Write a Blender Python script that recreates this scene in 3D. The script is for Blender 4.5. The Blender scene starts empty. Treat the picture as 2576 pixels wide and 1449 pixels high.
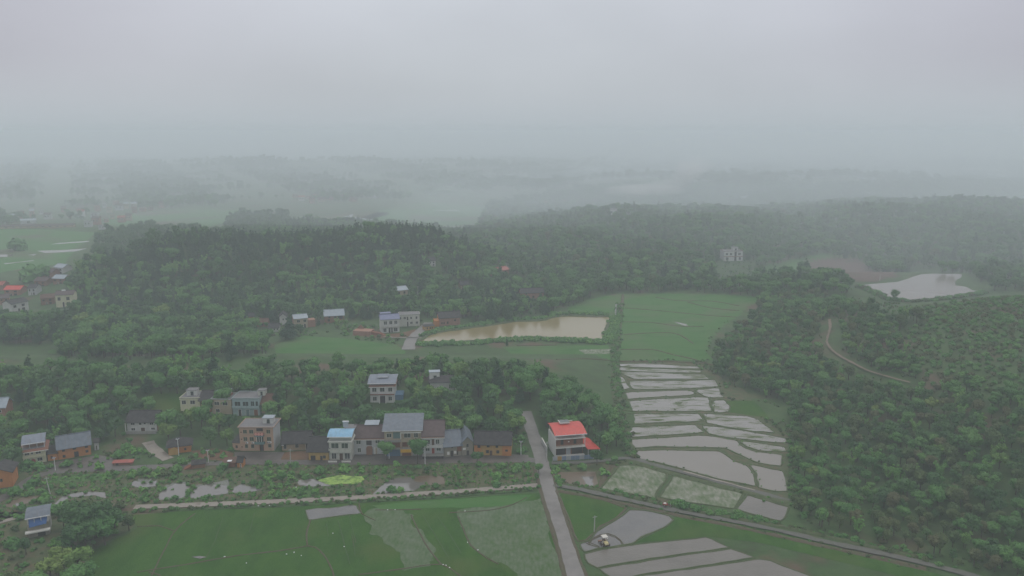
import bpy, bmesh, math, random
import numpy as np
from mathutils import Vector, Matrix, noise as mnoise
random.seed(7); rng = np.random.default_rng(7)
S = bpy.context.scene
# ---------------------------------------------------------------- camera
W, H = 2576.0, 1449.0            # pixel frame used for measuring the photograph
F = 2022.0; PITCH = math.radians(11.03); CZ = 120.0
sp, cp = math.sin(PITCH), math.cos(PITCH)
cam = bpy.data.cameras.new('camera'); camo = bpy.data.objects.new('camera', cam)
S.collection.objects.link(camo); S.camera = camo
cam.sensor_width = 36; cam.lens = 36*F/W; cam.clip_end = 20000; cam.clip_start = 0.5
camo.location = (0, 0, CZ); camo.rotation_euler = (math.pi/2-PITCH, 0, 0)
# ---------------------------------------------------------------- world, sun, exposure
wd = bpy.data.worlds.new('World'); S.world = wd; wd.use_nodes = True
N, LK = wd.node_tree.nodes, wd.node_tree.links; N.clear()
out = N.new('ShaderNodeOutputWorld'); bg = N.new('ShaderNodeBackground'); LK.new(bg.outputs[0], out.inputs[0])
sky = N.new('ShaderNodeTexSky'); sky.sky_type = 'NISHITA'; sky.sun_disc = False
SUN_EL, SUN_AZ = math.radians(58), math.radians(-25)
sky.sun_elevation = SUN_EL; sky.sun_rotation = SUN_AZ; sky.dust_density = 4
mul = N.new('ShaderNodeVectorMath'); mul.operation = 'SCALE'; mul.inputs['Scale'].default_value = 0.1
LK.new(sky.outputs[0], mul.inputs[0])
tc = N.new('ShaderNodeTexCoord'); sep = N.new('ShaderNodeSeparateXYZ'); LK.new(tc.outputs['Generated'], sep.inputs[0])
ramp = N.new('ShaderNodeValToRGB'); e = ramp.color_ramp; e.interpolation = 'B_SPLINE'
SKY = [(0.0, (.468, .526, .568)), (.012, (.482, .536, .580)), (.035, (.520, .566, .612)), (.07, (.555, .596, .645)), (.12, (.580, .616, .670)), (.2, (.64, .67, .73)), (.45, (1.0, 1.02, 1.08)), (1, (1.25, 1.27, 1.32))]
e.elements[0].position = SKY[0][0]; e.elements[0].color = (*SKY[0][1], 1)
e.elements[1].position = SKY[-1][0]; e.elements[1].color = (*SKY[-1][1], 1)
for p_, c_ in SKY[1:-1]:
    k = e.elements.new(p_); k.color = (*c_, 1)
LK.new(sep.outputs['Z'], ramp.inputs[0])
mp = N.new('ShaderNodeMapping'); mp.inputs['Scale'].default_value = (2.3, 2.3, 4.5); LK.new(tc.outputs['Generated'], mp.inputs[0])
nz = N.new('ShaderNodeTexNoise'); nz.inputs['Scale'].default_value = 1.0; nz.inputs['Detail'].default_value = 5; nz.inputs['Roughness'].default_value = .45
LK.new(mp.outputs[0], nz.inputs[0])
mr = N.new('ShaderNodeMapRange'); mr.inputs[1].default_value = .3; mr.inputs[2].default_value = .7; mr.inputs[3].default_value = .91; mr.inputs[4].default_value = 1.08
LK.new(nz.outputs[0], mr.inputs[0])
cl = N.new('ShaderNodeVectorMath'); cl.operation = 'SCALE'; LK.new(ramp.outputs[0], cl.inputs[0]); er0 = N.new('ShaderNodeMapRange'); er0.interpolation_type = 'SMOOTHSTEP'; er0.inputs[1].default_value = 0; er0.inputs[2].default_value = .06; LK.new(sep.outputs['Z'], er0.inputs[0])
nm = N.new('ShaderNodeMix'); nm.data_type = 'FLOAT'; nm.inputs[2].default_value = 1.0; LK.new(er0.outputs[0], nm.inputs[0]); LK.new(mr.outputs[0], nm.inputs[3]); LK.new(nm.outputs[0], cl.inputs['Scale'])
mx = N.new('ShaderNodeMix'); mx.data_type = 'RGBA'; mx.inputs[0].default_value = .93
# sky colour set paler ahead, mauve grey to either side
ab = N.new('ShaderNodeMath'); ab.operation = 'ABSOLUTE'; LK.new(sep.outputs['X'], ab.inputs[0])
ar = N.new('ShaderNodeMapRange'); ar.interpolation_type = 'SMOOTHSTEP'; ar.inputs[1].default_value = .05; ar.inputs[2].default_value = .75; LK.new(ab.outputs[0], ar.inputs[0])
tint = N.new('ShaderNodeMix'); tint.data_type = 'RGBA'; tint.inputs[6].default_value = (1, 1, 1, 1); tint.inputs[7].default_value = (.80, .75, .79, 1); er = N.new('ShaderNodeMapRange'); er.interpolation_type = 'SMOOTHSTEP'; er.inputs[1].default_value = 0; er.inputs[2].default_value = .09; LK.new(sep.outputs['Z'], er.inputs[0])
em = N.new('ShaderNodeMath'); em.operation = 'MULTIPLY'; LK.new(ar.outputs[0], em.inputs[0]); LK.new(er.outputs[0], em.inputs[1]); LK.new(em.outputs[0], tint.inputs[0])
tm = N.new('ShaderNodeVectorMath'); tm.operation = 'MULTIPLY'; LK.new(cl.outputs[0], tm.inputs[0]); LK.new(tint.outputs[2], tm.inputs[1])
LK.new(mul.outputs[0], mx.inputs[6]); LK.new(tm.outputs[0], mx.inputs[7]); LK.new(mx.outputs[2], bg.inputs[0])
bg.inputs[1].default_value = 1.0
sl = bpy.data.lights.new('sun', 'SUN'); sl.energy = 0.7; sl.angle = math.radians(25); sl.color = (1, .97, .92)
so = bpy.data.objects.new('sun', sl); S.collection.objects.link(so)
so.rotation_euler = (math.pi/2-SUN_EL, 0, SUN_AZ+math.pi)
so.location = (0, 0, 300)
vs = S.view_settings; vs.view_transform = 'Standard'; vs.look = 'None'; vs.gamma = 1; vs.exposure = 0.0; vs.use_curve_mapping = False
S.cycles.volume_bounces = 2; S.cycles.max_bounces = 5; S.cycles.diffuse_bounces = 2; S.cycles.glossy_bounces = 2
S.cycles.transparent_max_bounces = 6
# ---------------------------------------------------------------- helpers: materials
def new_mat(name):
    m = bpy.data.materials.new(name); m.use_nodes = True
    return m, m.node_tree.nodes, m.node_tree.links, m.node_tree.nodes['Principled BSDF']
def nmat(name, stops, scale=1.0, rough=.8, stretch=(1, 1, 1), rotz=0, detail=6, bump=0.0, bscale=None, nrough=.6, spec=.3, lo=.3, hi=.7, mix2=None, metal=0):
    """noise driven colours along `stops`; mix2=(color, scale, lo, hi) adds a second patchy colour"""
    m, n, l, b = new_mat(name)
    t = n.new('ShaderNodeTexCoord'); mpn = n.new('ShaderNodeMapping')
    mpn.inputs['Scale'].default_value = stretch; mpn.inputs['Rotation'].default_value = (0, 0, rotz)
    l.new(t.outputs['Object'], mpn.inputs[0])
    z = n.new('ShaderNodeTexNoise'); z.inputs['Scale'].default_value = scale; z.inputs['Detail'].default_value = detail; z.inputs['Roughness'].default_value = nrough
    l.new(mpn.outputs[0], z.inputs[0])
    r = n.new('ShaderNodeValToRGB'); l.new(z.outputs[0], r.inputs[0])
    k = len(stops)
    r.color_ramp.elements[0].position = lo; r.color_ramp.elements[0].color = (*stops[0], 1)
    r.color_ramp.elements[1].position = hi; r.color_ramp.elements[1].color = (*stops[-1], 1)
    for i in range(1, k-1):
        q = r.color_ramp.elements.new(lo+(hi-lo)*i/(k-1)); q.color = (*stops[i], 1)
    col = r.outputs[0]
    if mix2:
        z2 = n.new('ShaderNodeTexNoise'); z2.inputs['Scale'].default_value = mix2[1]; z2.inputs['Detail'].default_value = 4
        l.new(t.outputs['Object'], z2.inputs[0])
        q = n.new('ShaderNodeMapRange'); q.inputs[1].default_value = mix2[2]; q.inputs[2].default_value = mix2[3]; l.new(z2.outputs[0], q.inputs[0])
        x = n.new('ShaderNodeMix'); x.data_type = 'RGBA'; l.new(q.outputs[0], x.inputs[0]); l.new(col, x.inputs[6]); x.inputs[7].default_value = (*mix2[0], 1)
        col = x.outputs[2]
    l.new(col, b.inputs['Base Color']); b.inputs['Roughness'].default_value = rough
    b.inputs['Specular IOR Level'].default_value = spec; b.inputs['Metallic'].default_value = metal
    if bump:
        bp = n.new('ShaderNodeBump'); bp.inputs['Strength'].default_value = bump; bp.inputs['Distance'].default_value = .3
        if bscale:
            z3 = n.new('ShaderNodeTexNoise'); z3.inputs['Scale'].default_value = bscale; z3.inputs['Detail'].default_value = 3
            l.new(t.outputs['Object'], z3.inputs[0]); l.new(z3.outputs[0], bp.inputs['Height'])
        else: l.new(z.outputs[0], bp.inputs['Height'])
        l.new(bp.outputs[0], b.inputs['Normal'])
    return m
def ribmat(name, c1, c2, pitch=.3, rough=.55, axis='X', spec=.4):
    """roof sheet / tile material: ribs down the slope plus weathering"""
    m = nmat(name, [c1, tuple((a+b)/2 for a, b in zip(c1, c2)), c2], .7, rough, spec=spec, stretch=(1, 1, .6))
    n, l = m.node_tree.nodes, m.node_tree.links; b = n['Principled BSDF']
    t = n.new('ShaderNodeTexCoord'); w = n.new('ShaderNodeTexWave'); w.bands_direction = axis
    w.inputs['Scale'].default_value = 2*math.pi/pitch/20; l.new(t.outputs['Object'], w.inputs[0])
    bp = n.new('ShaderNodeBump'); bp.inputs['Strength'].default_value = .5; bp.inputs['Distance'].default_value = .05
    l.new(w.outputs[0], bp.inputs['Height']); l.new(bp.outputs[0], b.inputs['Normal'])
    return m
def wetmat(name, wet, green, scale, cut, soft, stretch=(1, 1, 1), rotz=0, wrough=.12, rows=0, warp=1.5):
    """flooded field: water or mud showing between plants"""
    m, n, l, b = new_mat(name)
    t = n.new('ShaderNodeTexCoord'); mpn = n.new('ShaderNodeMapping')
    mpn.inputs['Scale'].default_value = stretch; mpn.inputs['Rotation'].default_value = (0, 0, rotz); l.new(t.outputs['Object'], mpn.inputs[0])
    z = n.new('ShaderNodeTexNoise'); z.inputs['Scale'].default_value = scale; z.inputs['Detail'].default_value = 7; z.inputs['Roughness'].default_value = .68
    z.inputs['Distortion'].default_value = warp; l.new(mpn.outputs[0], z.inputs[0])
    fac = z.outputs[0]
    if rows:
        zz = n.new('ShaderNodeTexNoise'); zz.inputs['Scale'].default_value = rows; zz.inputs['Detail'].default_value = 2
        mm = n.new('ShaderNodeMapping'); mm.inputs['Rotation'].default_value = (0, 0, rotz); mm.inputs['Scale'].default_value = (1, .35, 1)
        l.new(t.outputs['Object'], mm.inputs[0]); l.new(mm.outputs[0], zz.inputs[0])
        ad = n.new('ShaderNodeMix'); ad.data_type = 'FLOAT'; ad.inputs[0].default_value = .45
        l.new(z.outputs[0], ad.inputs[2]); l.new(zz.outputs[0], ad.inputs[3]); fac = ad.outputs[0]
    q = n.new('ShaderNodeMapRange'); q.inputs[1].default_value = cut-soft; q.inputs[2].default_value = cut+soft; l.new(fac, q.inputs[0])
    z2 = n.new('ShaderNodeTexNoise'); z2.inputs['Scale'].default_value = scale*.35; z2.inputs['Detail'].default_value = 4; l.new(t.outputs['Object'], z2.inputs[0])
    wr = n.new('ShaderNodeMix'); wr.data_type = 'RGBA'; wr.inputs[6].default_value = (*wet, 1); wr.inputs[7].default_value = (*[c*.72 for c in wet], 1); l.new(z2.outputs[0], wr.inputs[0])
    gr = n.new('ShaderNodeMix'); gr.data_type = 'RGBA'; gr.inputs[6].default_value = (*green, 1); gr.inputs[7].default_value = (green[0]*1.5, green[1]*1.2, green[2]*.9, 1); l.new(z2.outputs[0], gr.inputs[0])
    x = n.new('ShaderNodeMix'); x.data_type = 'RGBA'; l.new(q.outputs[0], x.inputs[0]); l.new(wr.outputs[2], x.inputs[6]); l.new(gr.outputs[2], x.inputs[7])
    l.new(x.outputs[2], b.inputs['Base Color'])
    ro = n.new('ShaderNodeMapRange'); ro.inputs[3].default_value = wrough; ro.inputs[4].default_value = .85; l.new(q.outputs[0], ro.inputs[0]); l.new(ro.outputs[0], b.inputs['Roughness'])
    sr = n.new('ShaderNodeMapRange'); sr.inputs[3].default_value = .5; sr.inputs[4].default_value = .15; l.new(q.outputs[0], sr.inputs[0]); l.new(sr.outputs[0], b.inputs['Specular IOR Level'])
    return m
def leafmat(name, c1, c2, c3):
    m, n, l, b = new_mat(name)
    oi = n.new('ShaderNodeObjectInfo'); t = n.new('ShaderNodeTexCoord')
    r = n.new('ShaderNodeValToRGB'); l.new(oi.outputs['Random'], r.inputs[0])
    r.color_ramp.elements[0].color = (*c1, 1); r.color_ramp.elements[1].color = (*c3, 1)
    q = r.color_ramp.elements.new(.55); q.color = (*c2, 1)
    z = n.new('ShaderNodeTexNoise'); z.inputs['Scale'].default_value = .9; z.inputs['Detail'].default_value = 5; z.inputs['Roughness'].default_value = .7
    l.new(t.outputs['Object'], z.inputs[0])
    mr_ = n.new('ShaderNodeMapRange'); mr_.inputs[1].default_value = .3; mr_.inputs[2].default_value = .7; mr_.inputs[3].default_value = .65; mr_.inputs[4].default_value = 1.4; l.new(z.outputs[0], mr_.inputs[0])
    v = n.new('ShaderNodeVectorMath'); v.operation = 'SCALE'; l.new(r.outputs[0], v.inputs[0]); l.new(mr_.outputs[0], v.inputs['Scale'])
    l.new(v.outputs[0], b.inputs['Base Color']); b.inputs['Roughness'].default_value = .7; b.inputs['Specular IOR Level'].default_value = .2
    return m
# ---------------------------------------------------------------- terrain
def ss(a, b, x):
    t = np.clip((x-a)/(b-a), 0, 1); return t*t*(3-2*t)
def vnoise(x, y, s, seed=0):
    """cheap smooth noise built from a few sines, 0..1-ish"""
    x = x/s; y = y/s; k = seed*1.7
    return .5+.5*(np.sin(x*1.3+y*.7+k)*.4+np.sin(-x*.8+y*1.9+k*2.1)*.3+np.sin(x*2.7-y*1.1+k*.6)*.2+np.sin(x*3.1+y*3.7+k*3)*.1)
def bump(x, y, cx, cy, rx, ry, h, rot=0, p=1.0):
    c, s = math.cos(rot), math.sin(rot); dx, dy = x-cx, y-cy
    u = (dx*c+dy*s)/rx; v = (-dx*s+dy*c)/ry; r = np.sqrt(u*u+v*v)
    return h*(1-ss(.15, 1, r))**p
def terrain(x, y):
    x = np.asarray(x, float); y = np.asarray(y, float)
    z = np.maximum(bump(x, y, -215, 665, 235, 135, 29), bump(x, y, -110, 700, 130, 110, 27))
    z = np.maximum(z, bump(x, y, 190, 900, 300, 300, 24))
    z = np.maximum(z, bump(x, y, 540, 940, 400, 380, 28))
    z = np.maximum(z, bump(x, y, 900, 700, 420, 420, 36))
    z = np.maximum(z, bump(x, y, 520, 1600, 800, 420, 27))
    z = np.maximum(z, bump(x, y, -520, 2450, 900, 420, 24))
    z = z*(.8+.4*vnoise(x, y, 60, 1))
    rh = 27*ss(108, 245, x)*ss(195, 265, y)*(1-.55*ss(430, 520, y))*(1-ss(600, 700, y))*(.85+.3*vnoise(x, y, 45, 2))
    z = np.maximum(z, rh)
    mh = 9*ss(297, 342, y)*(1-ss(385, 428, y))*(1-ss(-5, 55, x))*(.75+.5*vnoise(x, y, 40, 3))
    z = np.maximum(z, mh)
    z = z + 3.0*vnoise(x, y, 55, 5)*ss(405, 440, y)*(1-ss(520, 540, y))*(1-ss(-330, -250, x))
    # level bench under the reservoir on the right
    f = 1-ss(.9, 1.35, np.sqrt(((x-300)/88)**2+((y-566)/50)**2))
    z = z*(1-f)+12*f
    far = ss(1500, 2200, y)*14*vnoise(x, y, 300, 4)
    return z+far
TZ = lambda x, y: float(terrain(x, y))
def ray(px, py):
    a = (px-W/2)/F; v = (py-H/2)/F
    return np.array([a, cp-v*sp, -sp-v*cp])
def gp(px, py, dz=0.0):
    """the point where the sight line through a pixel first meets the terrain (plus dz)"""
    d = ray(px, py); t0 = 60.0; t = t0; step = 6.0
    while t < 9000:
        p = d*t
        if CZ+p[2] <= TZ(p[0], p[1])+dz:
            lo, hi = t-step, t
            for _ in range(24):
                mid = (lo+hi)/2; q = d*mid
                if CZ+q[2] <= TZ(q[0], q[1])+dz: hi = mid
                else: lo = mid
            q = d*hi; return Vector((q[0], q[1], CZ+q[2]))
        t += step; step = max(4.0, t*.006)
    q = d*9000; return Vector((q[0], q[1], 0))
def proj(x, y, z):
    dz = z-CZ; fw = y*cp-dz*sp; up = y*sp+dz*cp
    return W/2+F*x/fw, H/2-F*up/fw
def hgt(P, py):
    """height above P whose top shows at picture row py"""
    v = (py-H/2)/F; y = P[1]; k = (sp+v*cp)/(cp-v*sp); return CZ-y*k-P[2]
def inpoly(x, y, poly):
    x = np.asarray(x); y = np.asarray(y); r = np.zeros(x.shape, bool); n = len(poly); j = n-1
    for i in range(n):
        xi, yi = poly[i]; xj, yj = poly[j]
        c = ((yi > y) != (yj > y)) & (x < (xj-xi)*(y-yi)/((yj-yi) or 1e-9)+xi); r ^= c; j = i
    return r
# ---------------------------------------------------------------- helpers: objects
COL = S.collection
def tag(o, label=None, cat=None, group=None, kind=None):
    if label: o['label'] = label
    if cat: o['category'] = cat
    if group: o['group'] = group
    if kind: o['kind'] = kind
    return o
def mesh_obj(name, verts, faces, mat, parent=None, smooth=False, mats=None, idx=None):
    me = bpy.data.meshes.new(name); me.from_pydata([tuple(v) for v in verts], [], faces)
    for m in (mats or [mat]): me.materials.append(m)
    if idx is not None: me.polygons.foreach_set('material_index', idx)
    if smooth: me.polygons.foreach_set('use_smooth', [True]*len(me.polygons))
    me.update(); o = bpy.data.objects.new(name, me); COL.objects.link(o)
    if parent: o.parent = parent
    return o
SPLIT = dict(canopy_posts='canopy_post', balcony_posts='balcony_post', lean_to_posts='lean_to_post', orange_bay='orange_bay', loggia='loggia', opening='opening', fence='fence', insulators='insulator', wheels='wheel', gable_wall='gable_wall')
class MB:
    def __init__(s): s.v = []; s.f = []; s.c = []
    def add(s, v, f):
        k = len(s.v); s.c.append(([tuple(a) for a in v], [tuple(i) for i in f])); s.v += [tuple(a) for a in v]; s.f += [tuple(i+k for i in g) for g in f]; return s
    def box(s, x0, x1, y0, y1, z0, z1):
        return s.add([(x0, y0, z0), (x1, y0, z0), (x1, y1, z0), (x0, y1, z0), (x0, y0, z1), (x1, y0, z1), (x1, y1, z1), (x0, y1, z1)],
                     [(0, 3, 2, 1), (4, 5, 6, 7), (0, 1, 5, 4), (1, 2, 6, 5), (2, 3, 7, 6), (3, 0, 4, 7)])
    def prism(s, pts, y0, y1):
        """closed outline in x,z pushed from y0 to y1"""
        n = len(pts); v = [(x, y0, z) for x, z in pts]+[(x, y1, z) for x, z in pts]
        return s.add(v, [tuple(range(n)), tuple(range(2*n-1, n-1, -1))]+[(i, n+i, n+(i+1) % n, (i+1) % n) for i in range(n)])
    def prismx(s, pts, x0, x1):
        n = len(pts); v = [(x0, y, z) for y, z in pts]+[(x1, y, z) for y, z in pts]
        return s.add(v, [tuple(range(n-1, -1, -1)), tuple(range(n, 2*n))]+[(i, (i+1) % n, n+(i+1) % n, n+i) for i in range(n)])
    def tube(s, p, q, r0, r1=None, n=8):
        p, q = Vector(p), Vector(q); r1 = r0 if r1 is None else r1; d = (q-p).normalized()
        a = d.orthogonal().normalized(); b = d.cross(a)
        v = [p+(a*math.cos(2*math.pi*i/n)+b*math.sin(2*math.pi*i/n))*r0 for i in range(n)]+[q+(a*math.cos(2*math.pi*i/n)+b*math.sin(2*math.pi*i/n))*r1 for i in range(n)]
        return s.add(v, [tuple(range(n-1, -1, -1)), tuple(range(n, 2*n))]+[(i, (i+1) % n, n+(i+1) % n, n+i) for i in range(n)])
    def build(s, name, mat, parent=None, **k):
        if name in SPLIT and len(s.c) > 1:
            for v, f in s.c: o = mesh_obj(SPLIT[name], v, f, mat, parent, **k)
            return o
        return mesh_obj(name, s.v, s.f, mat, parent, **k)
def empty(name, loc, rz=0):
    o = bpy.data.objects.new(name, None); COL.objects.link(o); o.location = loc; o.rotation_euler = (0, 0, rz); o.empty_display_size = 1; return o
def copy_tree(o, parent=None):
    c = o.copy(); COL.objects.link(c); c.parent = parent
    for ch in o.children: copy_tree(ch, c)
    return c
def smooth_line(pts, step=3.0, closed=False):
    """Catmull-Rom through the points, resampled"""
    P = [Vector((*p[:2], 0)) for p in pts]; n = len(P); o = []
    rngi = range(n) if closed else range(n-1)
    for i in rngi:
        a = P[(i-1) % n] if closed or i > 0 else P[i]; b = P[i]; c = P[(i+1) % n]; d = P[(i+2) % n] if closed or i+2 < n else c
        k = max(1, int((c-b).length/step))
        for j in range(k):
            t = j/k; o.append(.5*((2*b)+(c-a)*t+(2*a-5*b+4*c-d)*t*t+(3*b-a-3*c+d)*t**3))
    if not closed: o.append(P[-1])
    return o
def sheet(name, px, mat, z=.06, jitter=.5, base=None, label=None, smooth=False, step=3.0, grow=0):
    """flat ground patch measured by its outline in the photograph"""
    pts = [gp(*p) for p in px] if base is None else [plane_pt(p, base) for p in px]
    if smooth: L = smooth_line(pts, step, True)
    else:
        L = []
        for i in range(len(pts)):
            a, b = pts[i], pts[(i+1) % len(pts)]; k = max(1, int((b-a).length/step))
            for j in range(k): L.append(a.lerp(b, j/k))
    L = [Vector((p[0]+jitter*(mnoise.noise((p[0]*.21, p[1]*.21, 3))), p[1]+jitter*(mnoise.noise((p[0]*.21, p[1]*.21, 9))), 0)) for p in L]
    if grow:
        ar_ = sum(L[i-1].x*L[i].y-L[i].x*L[i-1].y for i in range(len(L))); sg_ = 1 if ar_ > 0 else -1; n_ = len(L); L2 = []
        for i in range(n_):
            t_ = L[(i+1) % n_]-L[i-1]; t_ = t_.normalized() if t_.length > 1e-6 else Vector((1, 0, 0)); L2.append(L[i]+Vector((t_.y, -t_.x, 0))*grow*sg_)
        L = L2
    zz = z if base is None else base+z
    bm = bmesh.new(); vs_ = [bm.verts.new((p[0], p[1], zz)) for p in L]
    f = bm.faces.new(vs_)
    if f.normal.z == 0: f.normal_update()
    bmesh.ops.triangulate(bm, faces=[f]); bmesh.ops.recalc_face_normals(bm, faces=bm.faces)
    for f in bm.faces: f.normal_update()
    if sum(f.normal.z for f in bm.faces) < 0: bmesh.ops.reverse_faces(bm, faces=bm.faces)
    me = bpy.data.meshes.new(name); bm.to_mesh(me); bm.free(); me.materials.append(mat)
    o = bpy.data.objects.new(name, me); COL.objects.link(o); tag(o, label, None, None, 'structure')
    return o, L
def drape(name, px, mat, dz=.25, step=5.0, kind='structure'):
    """ground cover that follows the slope inside an outline"""
    P = [gp(*p) for p in px]; poly = [(p.x, p.y) for p in smooth_line(P, 4, True)]
    A = np.array(poly); xs = np.arange(A[:, 0].min()-step, A[:, 0].max()+2*step, step); ys = np.arange(A[:, 1].min()-step, A[:, 1].max()+2*step, step)
    X, Y = np.meshgrid(xs, ys); I = inpoly(X, Y, poly); Zt = terrain(X, Y)+dz; n = len(xs); f = []; used = {}; v = []
    def vid(r, c):
        if (r, c) not in used: used[(r, c)] = len(v); v.append((X[r, c], Y[r, c], Zt[r, c]))
        return used[(r, c)]
    for r in range(len(ys)-1):
        for c in range(n-1):
            if I[r, c] or I[r+1, c] or I[r, c+1] or I[r+1, c+1]: f.append((vid(r, c), vid(r, c+1), vid(r+1, c+1), vid(r+1, c)))
    o = mesh_obj(name, v, f, mat, smooth=True); tag(o, kind=kind); return o, poly
def plane_pt(p, z):
    d = ray(*p); t = (z-CZ)/d[2]; return Vector((d[0]*t, d[1]*t, z))
def ribbon(name, px, mat, w, h=0.0, z=.1, closed=False, pts=None, wob=.0, label=None, kind='structure', step=2.5, drape=True, w_end=None):
    """a road, path or earth bank along a line; h > 0 gives it a raised back"""
    P = pts if pts is not None else [gp(*p) for p in px]
    L = smooth_line(P, step, closed); n = len(L); v = []; f = []
    prof = [(-.5, 0), (.5, 0)] if h == 0 else [(-.5, -.15), (-.28, .8), (0, 1), (.28, .8), (.5, -.15)]
    m = len(prof)
    for i, p in enumerate(L):
        a = L[(i-1) % n] if closed or i > 0 else L[i]; b = L[(i+1) % n] if closed or i < n-1 else L[i]
        t = (b-a); t = t.normalized() if t.length > 1e-6 else Vector((1, 0, 0)); nn = Vector((-t.y, t.x, 0))
        ww = w if w_end is None else w+(w_end-w)*i/(n-1)
        ww *= 1+wob*mnoise.noise((p.x*.35, p.y*.35, 1.3)); hh = h*(1+.5*mnoise.noise((p.x*.4, p.y*.4, 5)))
        for u, k in prof:
            q = p+nn*(u*ww+wob*.5*mnoise.noise((p.x*.3, p.y*.3, 7.7)))
            g = TZ(q.x, q.y) if drape else 0
            v.append((q.x, q.y, g+z+hh*k))
    for i in range(n if closed else n-1):
        j = (i+1) % n
        for k in range(m-1): f.append((i*m+k, i*m+k+1, j*m+k+1, j*m+k)[::-1])
    o = mesh_obj(name, v, f, mat, smooth=h > 0)
    return tag(o, label, None, None, kind), L
# ================================================================ SETTING
M = {}
M['ground'] = nmat('ground_grass', [(.035, .050, .020), (.040, .085, .024), (.060, .105, .032)], .09, .9, detail=9, nrough=.7, bump=.5, bscale=.8, mix2=((.095, .07, .045), .035, .56, .68))
M['scrub'] = nmat('scrub_ground', [(.035, .05, .025), (.055, .085, .032), (.09, .085, .045), (.11, .075, .045)], .22, .9, detail=9, nrough=.7, bump=.6, bscale=1.2, lo=.3, hi=.72)
M['rice'] = nmat('rice_dense', [(.022, .070, .008), (.032, .092, .012), (.044, .108, .016)], .14, .85, detail=9, nrough=.75, stretch=(1, .45, 1), rotz=.15, bump=.5, bscale=2.2, spec=.12, lo=.36, hi=.64, mix2=((.060, .098, .022), .045, .50, .72))
M['rice_far'] = nmat('rice_far', [(.045, .135, .035), (.06, .155, .045), (.08, .15, .06)], .03, .85, detail=8, nrough=.7, spec=.12, mix2=((.10, .10, .07), .012, .52, .66))
M['rice_lime'] = nmat('rice_light', [(.034, .112, .022), (.050, .140, .032), (.062, .138, .038)], .1, .85, detail=9, nrough=.75, stretch=(.5, 1, 1), bump=.5, bscale=2, spec=.12, lo=.36, hi=.64, mix2=((.085, .125, .055), .035, .5, .7))
M['rice_thin'] = wetmat('rice_thin', (.095, .125, .075), (.034, .090, .022), .10, .46, .22, rotz=.12, rows=1.1, wrough=.35)
M['rice_sparse'] = wetmat('rice_sparse', (.22, .22, .17), (.040, .095, .028), .10, .50, .16, rotz=-.35, rows=.9, wrough=.3)
M['flooded'] = wetmat('flooded_paddy', (.22, .21, .19), (.055, .09, .035), .20, .545, .06, stretch=(.35, 1.3, 1), wrough=.12, warp=1.0)
M['flooded_clear'] = wetmat('flooded_clear', (.18, .165, .135), (.08, .10, .05), .1, .80, .05, wrough=.08, warp=.6)
M['mud'] = nmat('paddy_mud', [(0.094, 0.087, 0.074), (0.116, 0.108, 0.093), (0.135, 0.126, 0.111)], .08, .28, detail=9, nrough=.75, stretch=(.7, 1, 1), spec=.45, bump=.25, bscale=1.4, lo=.36, hi=.64)
M['mud_grey'] = nmat('mud_grey', [(0.078, 0.078, 0.078), (0.104, 0.104, 0.102), (0.120, 0.113, 0.104)], .1, .25, detail=9, nrough=.75, spec=.5, bump=.3, bscale=1.2, lo=.36, hi=.64)
M['pond'] = nmat('pond_water', [(0.207, 0.167, 0.073), (0.226, 0.188, 0.089), (0.236, 0.200, 0.103)], .012, .16, detail=2, spec=.4, bump=.06, bscale=.9)
M['pond_grey'] = nmat('grey_water', [(0.111, 0.111, 0.102), (0.128, 0.123, 0.115), (0.136, 0.128, 0.115)], .05, .05, detail=3, spec=.7)
M['pond_green'] = nmat('green_water', [(.05, .06, .035), (.07, .08, .045)], .1, .12, detail=3, spec=.6)
M['pond_brown'] = nmat('brown_water', [(.075, .05, .03), (.10, .07, .04), (.07, .065, .04)], .15, .35, detail=6, spec=.5)
M['reservoir'] = nmat('reservoir_water', [(0.169, 0.146, 0.128), (0.181, 0.159, 0.141), (0.194, 0.169, 0.150)], .012, .2, detail=2, spec=.35)
M['duckweed'] = nmat('duckweed', [(.06, .11, .03), (.20, .33, .07), (.27, .40, .10)], .45, .8, detail=9, nrough=.8, lo=.40, hi=.60)
M['bank'] = nmat('grass_bank', [(.045, .060, .028), (.060, .090, .034), (.090, .095, .048)], .5, .9, detail=7, nrough=.7, bump=.6, bscale=2.5)
M['bank_brown'] = nmat('earth_bank', [(.070, .055, .035), (.085, .075, .045), (.06, .08, .035)], .4, .9, detail=7, nrough=.7, bump=.6, bscale=2.5)
M['road'] = nmat('road_concrete', [(0.127, 0.123, 0.116), (0.160, 0.154, 0.146), (0.193, 0.184, 0.174)], .25, .55, detail=9, nrough=.75, bump=.15, bscale=3, spec=.4, mix2=((.10, .095, .088), .08, .5, .66))
M['path'] = nmat('path_concrete', [(0.187, 0.170, 0.145), (0.234, 0.212, 0.183), (0.264, 0.242, 0.212)], .35, .7, detail=9, nrough=.75, bump=.15, bscale=3, mix2=((.16, .14, .115), .3, .56, .7))
M['track'] = nmat('gravel_track', [(.075, .080, .068), (.100, .102, .090), (.055, .075, .038)], .3, .7, detail=9, nrough=.75, bump=.3, bscale=2, lo=.35, hi=.68)
M['yard'] = nmat('wet_yard', [(.062, .058, .054), (.085, .078, .072), (.12, .105, .092)], .22, .4, detail=9, nrough=.7, bump=.2, bscale=2, lo=.33, hi=.68)
M['earth'] = nmat('red_earth', [(0.099, 0.053, 0.028), (0.130, 0.071, 0.037), (0.074, 0.056, 0.028)], .25, .9, detail=8, nrough=.7, bump=.5, bscale=2, lo=.33, hi=.66)
M['earth_pale'] = nmat('pale_earth', [(.145, .115, .085), (.17, .135, .10), (.10, .095, .055)], .3, .9, detail=8, nrough=.7)
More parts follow.
